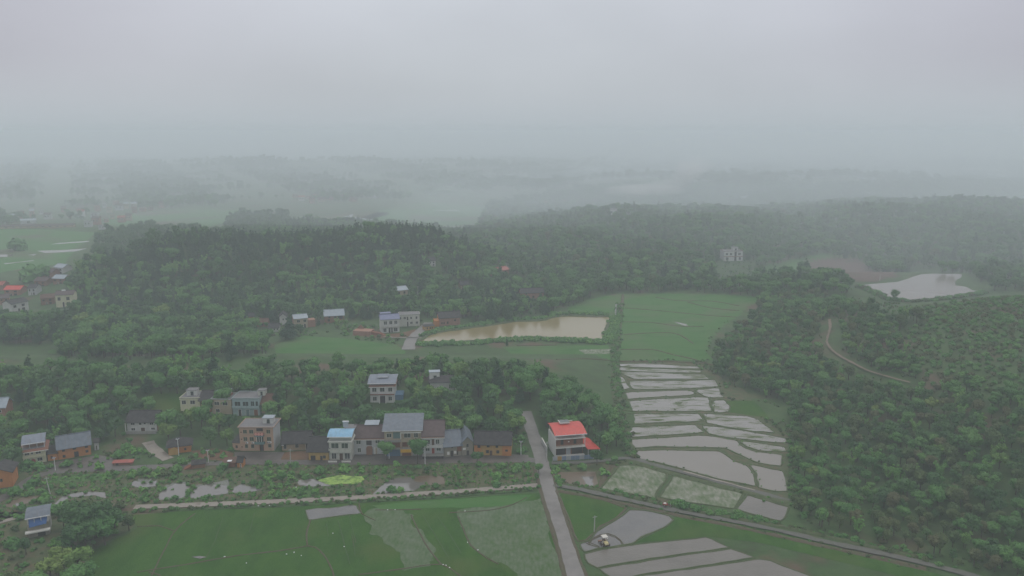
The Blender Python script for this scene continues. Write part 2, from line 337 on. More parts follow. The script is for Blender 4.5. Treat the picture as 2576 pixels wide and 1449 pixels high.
M['bare'] = nmat('bare_soil', [(.075, .050, .042), (.105, .066, .055), (.045, .065, .03)], .09, .9, detail=8, nrough=.7)
M['ditch'] = nmat('ditch_water', [(.10, .105, .09), (.05, .07, .035)], .3, .3, detail=5, spec=.6)

# terrain: one sheet, fine near the village and coarse towards the horizon
def axis(a, b, fine, far0, far1, g):
    L = list(np.arange(a, b+.01, fine)); s = fine; x = L[-1]
    while x < far1: s *= g; x += s; L.append(x)
    s = fine; x = L[0]; P = []
    while x > far0: s *= g; x -= s; P.append(x)
    return np.array(P[::-1]+L)
gx = axis(-480, 520, 6, -5200, 5200, 1.07); gy = axis(150, 760, 6, -300, 7600, 1.045)
GX, GY = np.meshgrid(gx, gy); GZ = terrain(GX, GY); nx, ny = len(gx), len(gy)
tv = np.stack([GX.ravel(), GY.ravel(), GZ.ravel()], 1)
ii = np.arange(nx-1)[None, :]+nx*np.arange(ny-1)[:, None]
tf = np.stack([ii, ii+1, ii+nx+1, ii+nx], -1).reshape(-1, 4)
g_me = bpy.data.meshes.new('ground'); g_me.vertices.add(len(tv)); g_me.vertices.foreach_set('co', tv.ravel())
g_me.loops.add(tf.size); g_me.loops.foreach_set('vertex_index', tf.ravel().astype(np.int32))
g_me.polygons.add(len(tf)); g_me.polygons.foreach_set('loop_start', np.arange(0, tf.size, 4, dtype=np.int32)); g_me.polygons.foreach_set('loop_total', np.full(len(tf), 4, np.int32))
g_me.polygons.foreach_set('use_smooth', [True]*len(tf)); g_me.update(calc_edges=True); g_me.materials.append(M['ground'])
g_ob = bpy.data.objects.new('ground', g_me); COL.objects.link(g_ob); tag(g_ob, kind='structure')

AVOID = []       # world outlines that keep trees and bushes out
def Z(o, f=1.0):  # pixel lists measured in a quarter-scale close-up, offset back into the full frame
    return lambda L: [(o[0]+x*f/4, o[1]+y*f/4) for x, y in L]
def field(name, px, m, z=.06, bank=None, bw=1.1, bh=.35, avoid=True, **k):
    o, L = sheet(name, px, M[m], z, **k)
    if bank: ribbon('field_bank', None, M[bank], bw, bh, 0.0, True, pts=[L[i] for i in range(0, len(L), 1)], wob=.35, step=2.0)
    if avoid: AVOID.append([(p.x, p.y) for p in L])
    return o
# --- scrub land between the village and the canal path, meadow sheets
sheet('ground', [(-200, 1175), (300, 1180), (700, 1163), (1330, 1158), (1345, 1190), (1365, 1214), (900, 1249), (340, 1275), (-200, 1330)], M['scrub'], .03)
sheet('ground', [(-200, 1290), (345, 1285), (360, 1300), (330, 1330), (235, 1380), (200, 1460), (150, 1700), (-300, 1700)], M['scrub'], .03)
sheet('ground', [(1388, 1172), (1590, 1158), (1540, 1200), (1516, 1232), (1400, 1224)], M['scrub'], .03)
# --- the big rice fields along the bottom
field('rice_field', [(335, 1296), (500, 1283), (700, 1277), (900, 1266), (1130, 1254), (1361, 1240), (1372, 1290), (1395, 1370), (1424, 1460), (1470, 1640), (-150, 1680), (190, 1470), (235, 1385), (345, 1330)], 'rice', .06)
z6 = Z((644, 1086.7)); z7 = Z((1288, 1086.7)); z5 = Z((0, 1086.7)); z4 = Z((1475.8, 872)); z3 = Z((1073.3, 939)); q7 = Z((1207.4, 704.4)); q6 = Z((603.7, 704.4)); q4 = Z((1932, 469.6))
field('rice_field', z6([(1090, 790), (1330, 770), (1500, 790), (1560, 880), (1640, 990), (1720, 1110), (1800, 1230), (1850, 1310), (1700, 1350), (1440, 1392), (1490, 1330), (1480, 1260), (1380, 1170), (1250, 1060), (1150, 950)]), 'rice_thin', .10, smooth=True, jitter=3.5, step=1.5)
field('rice_field', [(1153, 1300), (1165, 1283), (1300, 1268), (1360, 1252), (1370, 1290), (1392, 1370), (1415, 1450), (1445, 1560), (1360, 1560), (1300, 1440), (1225, 1405), (1185, 1375)], 'rice_thin', .10, jitter=2.5, step=1.5)
field('rice_field', [(935, 1272), (1130, 1256), (1340, 1244), (1320, 1262), (1260, 1274), (1160, 1278), (1080, 1278), (960, 1284)], 'rice_lime', .12)
field('mud_field', z6([(500, 785), (620, 772), (840, 760), (940, 740), (1005, 742), (1060, 822), (800, 850), (525, 888)]), 'mud_grey', .14, 'bank', .7, .2)
field('mud_field', [(480, 1402), (505, 1399), (522, 1401), (505, 1406)], 'mud_grey', .14)
for L_ in [[(345, 1440), (470, 1420), (600, 1398), (705, 1386), (775, 1374), (793, 1378), (815, 1396), (832, 1425), (845, 1470)],
           [(902, 1446), (1010, 1432), (1060, 1424), (1112, 1420), (1135, 1432), (1165, 1455)],
           [(1152, 1300), (1165, 1330), (1185, 1372), (1225, 1405), (1255, 1420)],
           [(773, 1374), (771, 1345), (780, 1310)], [(1035, 1296), (1060, 1350), (1088, 1395), (1112, 1420)],
           [(345, 1326), (400, 1323), (437, 1336)], [(490, 1292), (440, 1336), (395, 1420), (380, 1450)],
           [(1130, 1290), (1230, 1284), (1290, 1270), (1325, 1252)], [(944, 1284), (1060, 1282)], [(903, 1267), (912, 1293), (945, 1310)],
           [(375, 1440), (400, 1447), (425, 1470)]]:
    ribbon('field_bank', L_, M['bank_brown'], .55, .2, .06, wob=.4)
for L_ in [[(879, 1297), (886, 1330), (895, 1366)], [(884, 1342), (890, 1372), (893, 1400)], [(560, 1300), (545, 1350), (520, 1400)], [(640, 1290), (628, 1340)], [(850, 1310), (862, 1352), (880, 1420)], [(1066, 1300), (1098, 1352), (1130, 1405)], [(1100, 1300), (1132, 1345), (1160, 1392)], [(820, 1318), (826, 1350)]]:
    ribbon('furrow', L_, M['ground'], .28, .05, .06, wob=.3)
# --- fields right of the road
field('rice_field', z7([(440, 600), (900, 680), (1150, 768), (1040, 870), (900, 950), (790, 1045), (740, 1090), (655, 1100), (560, 860), (480, 660)]), 'rice', .06, 'bank_brown', .9, .25)
field('mud_field', z7([(1180, 785), (1320, 785), (1590, 845), (1620, 885), (1540, 960), (1400, 1020), (1300, 1060), (1210, 1125), (1000, 1160), (730, 1205), (680, 1125), (770, 1090), (850, 1005), (1010, 905)]), 'mud_grey', .07, 'bank', .9, .28)
field('rice_field', [(1597, 1366), (1640, 1344), (1700, 1300), (1745, 1300), (1900, 1325), (2150, 1388), (2420, 1460), (2700, 1560), (2500, 1560), (2270, 1452), (1915, 1366), (1778, 1350)], 'rice', .05)
field('mud_field', z7([(725, 1225), (1100, 1152), (1500, 1110), (1950, 1062), (2195, 1165), (1700, 1230), (1200, 1305), (860, 1368), (760, 1325)]), 'mud', .09, 'bank', .7, .22)
field('mud_field', z7([(880, 1378), (1250, 1315), (1700, 1243), (2210, 1178), (2445, 1265), (1900, 1350), (1400, 1425), (1080, 1475), (1000, 1470)]), 'mud', .09, 'bank', .7, .22)
field('mud_field', z7([(1120, 1482), (1900, 1362), (2490, 1280), (2600, 1300), (3050, 1470), (3600, 1700), (1700, 1900)]), 'mud', .09, 'bank', .7, .22)
field('rice_field', z7([(1075, 345), (1180, 332), (1330, 350), (1558, 412), (1545, 480), (1470, 590), (1440, 668), (1180, 620), (890, 580), (960, 480)]), 'rice_sparse', .06, 'bank', 1.0, .3)
field('rice_field', z7([(1625, 445), (1900, 480), (2120, 530), (2320, 590), (2325, 630), (2235, 772), (1950, 735), (1640, 690), (1490, 655), (1560, 530)]), 'rice_sparse', .06, 'bank', 1.0, .3)
field('mud_field', [(1852, 1280), (1866, 1262), (1880, 1245), (1985, 1276), (1976, 1298), (1962, 1311), (1925, 1302), (1886, 1292)], 'mud', .06, 'bank', .9, .25)
field('mud_field', z7([(455, 405), (840, 400), (870, 520), (800, 548), (620, 535), (470, 520)]), 'pond_brown', .05)
field('water', z7([(700, 450), (760, 455), (832, 445), (805, 500), (822, 535), (790, 550), (745, 525), (728, 480)]), 'pond_grey', .08)
# --- the flooded terraces
sheet('ground', [(1552, 905), (1760, 912), (1830, 960), (1935, 1010), (1985, 1060), (1982, 1260), (1880, 1235), (1700, 1190), (1592, 1150), (1565, 1030)], M['scrub'], .02)
PAD = [([(305, 175), (620, 172), (900, 190), (1125, 205), (1125, 222), (800, 215), (400, 200), (310, 195)], 'flooded'),
       ([(305, 208), (640, 225), (1135, 240), (1138, 262), (700, 255), (440, 245), (305, 235)], 'flooded'),
       ([(330, 258), (650, 262), (940, 278), (1180, 285), (1220, 325), (850, 322), (480, 325), (400, 290)], 'flooded'),
       ([(305, 290), (345, 300), (380, 340), (395, 385), (430, 415), (380, 432), (295, 445)], 'flooded'),
       ([(435, 350), (700, 350), (1000, 345), (1290, 340), (1310, 398), (1100, 415), (800, 425), (485, 428), (450, 395)], 'flooded'),
       ([(292, 465), (600, 455), (1030, 442), (1090, 475), (1040, 487), (700, 503), (310, 526)], 'flooded_clear'),
       ([(1105, 438), (1325, 422), (1345, 480), (1365, 508), (1240, 510), (1150, 478)], 'flooded'),
       ([(320, 552), (700, 532), (1100, 512), (1220, 517), (1228, 570), (1240, 648), (900, 646), (370, 638), (345, 600)], 'flooded'),
       ([(1290, 545), (1380, 540), (1430, 600), (1410, 655), (1300, 658), (1275, 600)], 'flooded'),
       ([(385, 680), (800, 675), (1120, 680), (1160, 742), (1000, 753), (600, 768), (395, 783)], 'flooded'),
       ([(1190, 680), (1400, 690), (1600, 702), (1710, 735), (1800, 800), (1880, 862), (1650, 843), (1400, 803), (1220, 768)], 'flooded'),
       ([(395, 815), (700, 802), (1080, 792), (1170, 858), (950, 878), (600, 898), (425, 906)], 'flooded'),
       ([(1170, 797), (1400, 822), (1700, 872), (1995, 927), (1988, 968), (1700, 942), (1400, 907), (1245, 878)], 'flooded'),
       ([(430, 940), (800, 920), (1120, 897), (1300, 912), (1510, 947), (1525, 990), (1600, 1032), (1700, 1062), (1960, 1092), (1940, 1200), (1750, 1168), (1650, 1128), (1560, 1088), (1480, 1058), (1400, 1018), (1200, 1010), (700, 1003), (455, 1018)], 'flooded_clear'),
       ([(1560, 952), (1750, 977), (1988, 1017), (1993, 1053), (1750, 1043), (1625, 1000)], 'flooded'),
       ([(482, 1058), (700, 1047), (1150, 1052), (1320, 1058), (1410, 1105), (1475, 1155), (1590, 1195), (1645, 1262), (1685, 1322), (1690, 1398), (1300, 1318), (900, 1208), (600, 1138), (482, 1108)], 'flooded_clear'),
       ([(1660, 1200), (1950, 1252), (1988, 1342), (2000, 1455), (1900, 1452), (1745, 1412), (1738, 1330), (1695, 1240)], 'flooded_clear')]
for L_, m_ in PAD: field('flooded_field', z4(L_), m_, .06, 'bank', .9, .26, jitter=.7, grow=.65)
field('rice_field', z4([(1380, 545), (1700, 545), (1860, 580), (1950, 640), (1975, 730), (1700, 700), (1430, 660), (1430, 600)]), 'rice', .05)
field('mud_field', z4([(1350, 420), (1480, 405), (1620, 430), (1760, 490), (1860, 560), (1700, 535), (1390, 520)]), 'scrub', .045)
# --- valley rice beyond: left and right of the ditch
o_, pl_ = drape('rice_field', [(1436, 792), (1444, 768), (1500, 752), (1560, 742), (1700, 740), (1890, 748), (1872, 775), (1800, 830), (1770, 880), (1777, 905), (1660, 904), (1556, 903), (1560, 860), (1564, 803), (1500, 798)], M['rice_lime'], .05, 3.0); AVOID.append(pl_)
field('rice_field', [(1260, 872), (1530, 868), (1540, 920), (1545, 975), (1480, 958), (1350, 905), (1280, 885)], 'rice_lime', .04)
field('rice_field', [(690, 868), (760, 845), (850, 850), (1000, 868), (1020, 885), (1000, 915), (880, 905), (700, 900)], 'rice_lime', .05)
field('rice_field', [(-120, 872), (60, 868), (140, 880), (150, 900), (60, 908), (-120, 912)], 'rice_lime', .05, avoid=True)
field('flooded_field', [(1690, 808), (1740, 818), (1800, 822), (1845, 812), (1820, 826), (1750, 830)], 'flooded', .07)
field('flooded_field', [(1455, 880), (1560, 878), (1530, 890), (1470, 890)], 'rice_sparse', .07)
for L_ in [[(1565, 810), (1640, 812), (1700, 820), (1770, 822)], [(1572, 775), (1660, 782), (1740, 790), (1850, 798)], [(1650, 748), (1700, 756), (1790, 758), (1860, 770)],
           [(1730, 760), (1790, 775), (1860, 782)], [(1562, 880), (1640, 880), (1690, 892), (1740, 903), (1780, 915)], [(1570, 842), (1690, 838), (1745, 865)], [(1400, 905), (1470, 903), (1546, 908)],
           [(1430, 792), (1490, 798), (1540, 797)], [(1300, 870), (1400, 868)]]:
    ribbon('field_bank', L_, M['bank_brown'], 1.2, .35, .05, wob=.4)
ribbon('field_bank', z4([(280, 150), (500, 155), (800, 152), (1150, 170), (1300, 190)]), M['bank_brown'], 1.5, .4, .05, wob=.4)
# --- far plain: rice, water and bare mud
field('rice_field', [(300, 540), (450, 528), (600, 526), (575, 560), (470, 580), (340, 575), (250, 562)], 'rice_far', .05)
field('rice_field', [(960, 528), (1080, 508), (1240, 500), (1215, 540), (1203, 580), (1180, 588), (1060, 576), (930, 568), (880, 560)], 'rice_far', .05)
field('rice_field', [(-400, 575), (100, 577), (240, 585), (225, 600), (170, 650), (150, 672), (60, 700), (-400, 720)], 'rice_far', .05)
field('mud_field', [(790, 552), (850, 540), (960, 533), (975, 540), (900, 556), (800, 562)], 'scrub', .05, smooth=True)
for L_ in [[(935, 530), (945, 540), (1010, 551), (985, 556), (850, 551)], [(1315, 559), (1410, 561), (1400, 563), (1315, 562)], [(1320, 620), (1425, 622), (1400, 625), (1320, 623)]]:
    pass
for L_ in [[(855, 548), (890, 538), (885, 545), (955, 555), (930, 560), (870, 553)], [(1094, 529), (1155, 529), (1155, 531), (1094, 530.5)], [(1100, 569), (1145, 571), (1140, 573), (1105, 572)],
           [(127, 615), (150, 611), (225, 606), (222, 609), (150, 614)], [(92, 631), (115, 637), (190, 633), (220, 625), (160, 629)], [(-10, 641), (35, 640), (28, 646), (-10, 647)], [(10, 663), (85, 655), (85, 656.5), (12, 665)], [(68, 641), (92, 640), (85, 643)]]:
    field('flooded_field', L_, 'flooded_clear', .12, jitter=.1, step=12)
# --- water
pond_px = [(1052, 862), (1070, 848), (1090, 838), (1130, 833), (1200, 823), (1290, 810), (1375, 806), (1396, 797), (1440, 795), (1538, 798), (1528, 827), (1522, 857), (1430, 852), (1330, 849), (1200, 858), (1110, 863)]
pond_o, pond_L = sheet('pond_water', pond_px, M['pond'], .10, 1.0, label='muddy yellow fish pond beside the hamlet'); AVOID.append([(p.x, p.y) for p in pond_L])
ribbon('pond_bank', None, M['bank'], 3.2, .9, .0, True, pts=pond_L[::3], wob=.5)
res_px = q4([(905, 1000), (1000, 985), (1300, 960), (1400, 930), (1530, 885), (1640, 875), (1950, 880), (1945, 915), (1885, 950), (1890, 995), (2000, 1010), (2060, 1045), (2225, 1056), (2150, 1070), (2030, 1085), (1750, 1115), (1320, 1145), (1220, 1130), (1100, 1085), (960, 1040)])
res_o, res_L = sheet('reservoir_water', res_px, M['reservoir'], .12, 1.0, base=12.0, label='pale brown reservoir behind its dam on the right'); AVOID.append([(p.x, p.y) for p in res_L])
for L_, m_ in [(z5([(1310, 530), (1340, 480), (1450, 455), (1575, 470), (1578, 520), (1565, 552), (1420, 568), (1325, 555)]), 'pond_green'), (z5([(1312, 528), (1352, 492), (1430, 515), (1470, 530), (1520, 500), (1575, 500), (1568, 548), (1420, 564), (1325, 552)]), 'pond_grey'),
               (z5([(1572, 692), (1590, 640), (1640, 590), (1750, 525), (1890, 520), (1905, 560), (1880, 610), (1860, 668), (1700, 680)]), 'pond_grey'), (z5([(1640, 560), (1700, 515), (1890, 500), (1895, 530), (1760, 545), (1700, 585)]), 'pond_green'),
               (z5([(1900, 660), (1915, 610), (1960, 570), (2080, 525), (2200, 530), (2300, 545), (2290, 620), (2180, 640), (2060, 658), (1980, 675)]), 'pond_grey'), (z5([(1930, 590), (1980, 540), (2300, 480), (2310, 545), (2150, 560), (2060, 600), (1990, 600)]), 'pond_green'),
               (z5([(2320, 612), (2360, 560), (2440, 520), (2480, 550), (2600, 560), (2620, 590), (2480, 605)]), 'pond_grey'),
               (z5([(550, 760), (560, 720), (650, 640), (860, 600), (1060, 612), (1068, 672), (960, 640), (700, 660), (620, 720)]), 'pond_grey'),
               (z5([(45, 745), (120, 690), (250, 650), (400, 640), (330, 700), (200, 750), (120, 760)]), 'pond_brown'), (z5([(150, 740), (170, 715), (215, 730), (205, 758)]), 'pond_grey'),
               (z6([(400, 490), (480, 475), (620, 480), (700, 500), (760, 545), (600, 555), (430, 530)]), 'pond_grey'),
               (z6([(1185, 628), (1230, 560), (1310, 500), (1420, 462), (1555, 458), (1590, 500), (1690, 520), (1690, 550), (1580, 590), (1400, 612)]), 'pond_grey'), (z6([(1550, 455), (1700, 440), (1880, 450), (1900, 520), (1700, 540), (1600, 505)]), 'pond_brown')]:
    o_, L2 = sheet('pond_water', L_, M[m_], .05 if m_ != 'pond_grey' else .09, .8); AVOID.append([(p.x, p.y) for p in L2])
dw, L2 = sheet('duckweed', z6([(630, 490), (700, 465), (850, 432), (960, 448), (1080, 450), (1092, 488), (1040, 515), (950, 532), (860, 520), (760, 545), (690, 525)]), M['duckweed'], .14, 1.2, label='bright lime green duckweed floating on a village pond'); dw['kind'] = 'stuff'; AVOID.append([(p.x, p.y) for p in L2])
sheet('vegetable_plot', z6([(330, 640), (340, 570), (450, 560), (620, 600), (700, 640), (480, 668)]), M['rice_lime'], .07)
sheet('vegetable_plot', z5([(480, 500), (700, 430), (1160, 420), (1170, 470), (800, 500), (560, 520)]), M['rice_lime'], .07)
# --- roads, yards, paths
ROADS = []
def road(name, px, m, w, z=.12, label=None, **k):
    o, L = ribbon(name, px, M[m], w, 0, z, label=label, **k); ROADS.append((L, w)); return o
road('road', [(1322, 1035), (1330, 1060), (1341, 1092), (1354, 1128), (1364, 1165), (1375, 1210), (1390, 1262), (1408, 1320), (1428, 1382), (1447, 1449), (1490, 1600), (1530, 1720)], 'road', 5.0, .16, wob=.14, label='grey concrete village road running towards the camera')
ribbon('verge', [(1345, 1175), (1358, 1225), (1375, 1285), (1396, 1352), (1418, 1440), (1455, 1580)], M['bank_brown'], 1.6, .3, .05, wob=.4)
ribbon('verge', [(1388, 1175), (1402, 1240), (1425, 1310), (1450, 1385), (1478, 1460), (1530, 1600)], M['bank_brown'], 1.1, .25, .05, wob=.4)
road('path', [(338, 1276), (500, 1270), (700, 1262), (900, 1252), (1100, 1240), (1250, 1229), (1340, 1222), (1375, 1219)], 'path', 3.1, .14, wob=.12, label='pale concrete path along the canal in front of the village')
ribbon('ditch', [(345, 1287), (500, 1280), (700, 1272), (900, 1262), (1100, 1250), (1250, 1239), (1350, 1232)], M['bank_brown'], 2.2, -.3, .12, wob=.4)
road('path', [(-40, 1325), (30, 1306), (80, 1297), (110, 1290)], 'path', 2.0, .12, wob=.3)
road('village_road', [(-60, 1290), (-10, 1262), (40, 1235), (70, 1212), (105, 1194), (180, 1184), (270, 1181), (370, 1176), (480, 1170), (560, 1165), (700, 1163), (860, 1164), (1000, 1163), (1150, 1160), (1250, 1159), (1330, 1157), (1362, 1162)], 'yard', 4.2, .12, wob=.3, label='dark wet lane in front of the village houses')
sheet('yard', [(590, 1137), (715, 1137), (712, 1150), (760, 1160), (590, 1162)], M['yard'], .08)
sheet('yard', [(780, 1160), (890, 1144), (970, 1140), (1120, 1146), (1190, 1146), (1290, 1143), (1330, 1145), (1330, 1160), (1100, 1166), (800, 1166)], M['yard'], .08)
sheet('yard', [(342, 1112), (340, 1096), (320, 1090), (400, 1088), (402, 1100), (388, 1113)], M['yard'], .08)
sheet('yard', [(110, 1185), (100, 1172), (150, 1160), (250, 1145), (290, 1155), (330, 1172), (200, 1182)], M['yard'], .06)
sheet('earth_patch', [(706, 1157), (716, 1138), (778, 1133), (776, 1158)], M['earth'], .10)
sheet('earth_patch', [(480, 1135), (540, 1128), (590, 1140), (575, 1160), (505, 1156)], M['earth'], .07)
road('path', [(372, 1112), (385, 1128), (405, 1145), (424, 1156)], 'path', 4.4, .15, wob=.15, label='pale concrete drive down from the white house')
road('path', [(1388, 1166), (1450, 1165), (1520, 1160), (1565, 1154), (1600, 1157), (1650, 1172), (1720, 1190), (1820, 1217), (1900, 1238), (1985, 1262)], 'track', 2.4, .34, wob=.3)
ribbon('path', [(1720, 1188), (1780, 1205), (1820, 1215), (1900, 1236)], M['path'], .9, 0, .42, wob=.8)
ribbon('dyke', [(1570, 1160), (1600, 1164), (1700, 1194), (1800, 1220), (1900, 1246), (1990, 1268)], M['bank'], 4.5, .5, -.1, wob=.4)
ribbon('field_bank', z7([(1010, 340), (960, 400), (920, 480), (870, 575)]), M['bank_brown'], 2.2, .25, .05, wob=.3)
road('gravel_track', [(1392, 1222), (1440, 1228), (1500, 1242), (1580, 1260), (1650, 1275), (1740, 1294), (1850, 1314), (1950, 1334), (2080, 1365), (2200, 1390), (2330, 1420), (2480, 1460), (2700, 1530)], 'track', 2.5, .30, wob=.45, label='dark gravel farm track heading right past the fields')
ribbon('verge', [(1400, 1234), (1500, 1252), (1580, 1270), (1650, 1284), (1740, 1304), (1850, 1325), (2080, 1376), (2330, 1432)], M['bank_brown'], 2.4, .35, .0, wob=.4)
ribbon('verge', [(1405, 1217), (1500, 1232), (1600, 1253), (1740, 1283), (1850, 1304), (1950, 1322), (2080, 1350), (2330, 1405)], M['bank'], 2.2, .45, .0, wob=.4)
road('village_road', [(1078, 812), (1066, 825), (1048, 840), (1034, 856), (1027, 880)], 'road', 5.5, .2, wob=.2, w_end=7)
road('path', [(966, 848), (1020, 850), (1080, 851)], 'path', 1.5, .2, wob=.5)
sheet('earth_patch', [(885, 845), (900, 828), (960, 842), (1010, 838), (1045, 828), (1040, 846), (960, 850)], M['earth'], .10)
ribbon('ditch', [(1558, 765), (1556, 800), (1552, 850), (1549, 900), (1549, 950), (1552, 1000), (1562, 1050), (1574, 1100), (1588, 1150)], M['bank'], 5.0, .5, .0, wob=.5)
ribbon('ditch', [(1550, 768), (1548, 800), (1546, 845)], M['ditch'], 1.0, 0, .9, wob=.5)
ribbon('ditch', [(1567, 742), (1563, 780), (1560, 805)], M['bank_brown'], 2.2, .6, .2, wob=.5)
road('dirt_road', [(2086, 806), (2088, 826), (2082, 850), (2080, 866), (2098, 888), (2125, 906), (2180, 934), (2230, 950), (2290, 966)], 'earth_pale', 1.4, .8, label='pale dirt road curving down the wooded slope', wob=.5, w_end=.9)
road('dirt_road', [(470, 770), (400, 780)], 'earth_pale', 2, .3)
for L_, m_ in [(q4([(330, 790), (470, 735), (700, 725), (900, 745), (980, 790), (1010, 860), (1250, 885), (1150, 920), (1000, 955), (880, 950), (850, 915), (700, 925), (430, 920), (380, 860)]), 'bare'),
               ([(1905, 688), (1960, 665), (2030, 650), (2085, 640), (2130, 648), (2060, 652), (2015, 668), (2010, 690), (1960, 700)], 'rice_lime'), ([(355, 1018), (365, 1002), (420, 1000), (455, 1012), (450, 1040), (400, 1030)], 'rice'), ([(2060, 765), (2100, 755), (2150, 760), (2110, 772)], 'rice_lime'), ([(610, 772), (700, 768), (760, 780), (700, 792), (620, 790)], 'earth')]:
    if m_ == 'earth' and L_[0][0] < 1000: continue
    o_, pl_ = drape('clearing', L_, M[m_]); AVOID.append(pl_)
# ================================================================ BUILDINGS
def plaster(name, c, dirt=.6, rough=.85):
    return nmat(name, [tuple(a*dirt for a in c), tuple(a*.9 for a in c), c, tuple(min(1, a*1.08) for a in c)], .9, rough, stretch=(1, 1, .35), detail=8, nrough=.7, lo=.25, hi=.7, spec=.2)
B = dict(white=plaster('white_plaster', (.48, .49, .47)), grey_white=plaster('grey_plaster', (.40, .42, .42)), cream=plaster('cream_tile', (.52, .52, .36)), pale=plaster('pale_tile', (.44, .45, .40)),
         blue_tile=plaster('pale_blue_tile', (.27, .36, .36)), pink=plaster('pink_tile', (.40, .27, .19)), tan=plaster('tan_tile', (.36, .31, .22)), tan2=plaster('tan_wall', (.30, .23, .15)),
         orange=plaster('orange_mud_brick', (.42, .175, .055), .5), yellow=plaster('yellow_mud_wall', (.42, .28, .09), .6), ochre=plaster('ochre_mud_wall', (.38, .24, .08), .6), brick=plaster('red_brick', (.20, .085, .05), .6),
         brick2=plaster('brown_brick', (.22, .12, .075), .6), stone=plaster('grey_brick', (.23, .215, .17), .6), conc=plaster('concrete', (.27, .27, .25), .6), dark=plaster('dark_interior', (.035, .03, .028), .6),  # dark: near-black colour for the shade inside openings, also on some doors
         trim=plaster('white_trim', (.62, .62, .58), .8), cornice=plaster('brown_cornice', (.20, .095, .065), .7), roofdeck=plaster('roof_deck', (.17, .17, .175), .6), salmon=plaster('salmon_wall', (.30, .17, .125), .6),
         wood=plaster('dark_wood', (.09, .05, .03), .6), reddoor=plaster('red_door', (.28, .04, .025), .7), blueshut=plaster('blue_shutter', (.09, .17, .26), .7), sign=plaster('yellow_sign', (.62, .36, .03), .85, .5),
         pinkpanel=plaster('pink_panel', (.62, .30, .25), .9, .5), redboard=plaster('red_board', (.26, .05, .04), .8, .5), bluetarp=plaster('blue_tarpaulin', (.035, .10, .26), .7, .5), whitemetal=plaster('white_metal', (.66, .68, .70), .85, .4),
         rail=plaster('rusty_rail', (.34, .24, .17), .7), post=plaster('pale_post', (.50, .51, .49), .8, .5), steel=plaster('galvanised_steel', (.34, .36, .38), .8, .35), teal=plaster('teal_canopy', (.11, .19, .18), .7), greenpanel=plaster('blue_sheet_fence', (.17, .23, .32), .6, .45))
glass = nmat('window_glass', [(.012, .018, .018), (.03, .042, .038), (.05, .065, .055)], .5, .12, spec=.6)
glassg = nmat('green_window_glass', [(.018, .035, .025), (.035, .06, .045)], .5, .15, spec=.6)
R = dict(slate=ribmat('slate_roof_sheet', (.075, .10, .13), (.135, .165, .20), .35), slate2=ribmat('blue_grey_roof', (.12, .15, .19), (.17, .20, .25), .4), tile=ribmat('dark_tile_roof', (.028, .028, .030), (.065, .062, .062), .28, .85, spec=.2),
         browntile=ribmat('brown_tile_roof', (.070, .052, .052), (.115, .085, .085), .28, .8, spec=.2), rust=ribmat('rusty_brown_roof', (.085, .05, .035), (.13, .075, .055), .3, .8, spec=.2), blue=ribmat('bright_blue_roof', (.15, .34, .50), (.22, .43, .60), .4, .4),
         red=ribmat('bright_red_roof', (.40, .028, .018), (.52, .045, .028), .4, .45), purple=ribmat('blue_purple_roof', (.10, .12, .22), (.15, .17, .28), .4), pale=ribmat('pale_blue_roof', (.22, .27, .31), (.30, .35, .39), .4), flat=B['roofdeck'], farred=ribmat('faded_red_roof', (.32, .055, .04), (.24, .07, .05), .4))
for r_, c_ in (('red', (.26, .05, .035)), ('blue', (.16, .24, .28)), ('slate', (.10, .085, .07)), ('slate2', (.10, .09, .08)), ('farred', (.14, .06, .045))):   # rust and grime streaks running down the sheets
    n_ = R[r_].node_tree.nodes; l_ = R[r_].node_tree.links; b_ = n_['Principled BSDF']; src = b_.inputs['Base Color'].links[0].from_socket
    t_ = n_.new('ShaderNodeTexCoord'); m_ = n_.new('ShaderNodeMapping'); m_.inputs['Scale'].default_value = (1.6, .25, .25); z_ = n_.new('ShaderNodeTexNoise'); z_.inputs['Scale'].default_value = 1.1; z_.inputs['Detail'].default_value = 7; z_.inputs['Roughness'].default_value = .7
    l_.new(t_.outputs['Object'], m_.inputs[0]); l_.new(m_.outputs[0], z_.inputs[0]); q_ = n_.new('ShaderNodeMapRange'); q_.inputs[1].default_value = .50; q_.inputs[2].default_value = .74; q_.inputs[4].default_value = .75; l_.new(z_.outputs[0], q_.inputs[0])
    x_ = n_.new('ShaderNodeMix'); x_.data_type = 'RGBA'; l_.new(q_.outputs[0], x_.inputs[0]); l_.new(src, x_.inputs[6]); x_.inputs[7].default_value = (*c_, 1); l_.new(x_.outputs[2], b_.inputs['Base Color'])
FOOT = []   # footprints keep trees out
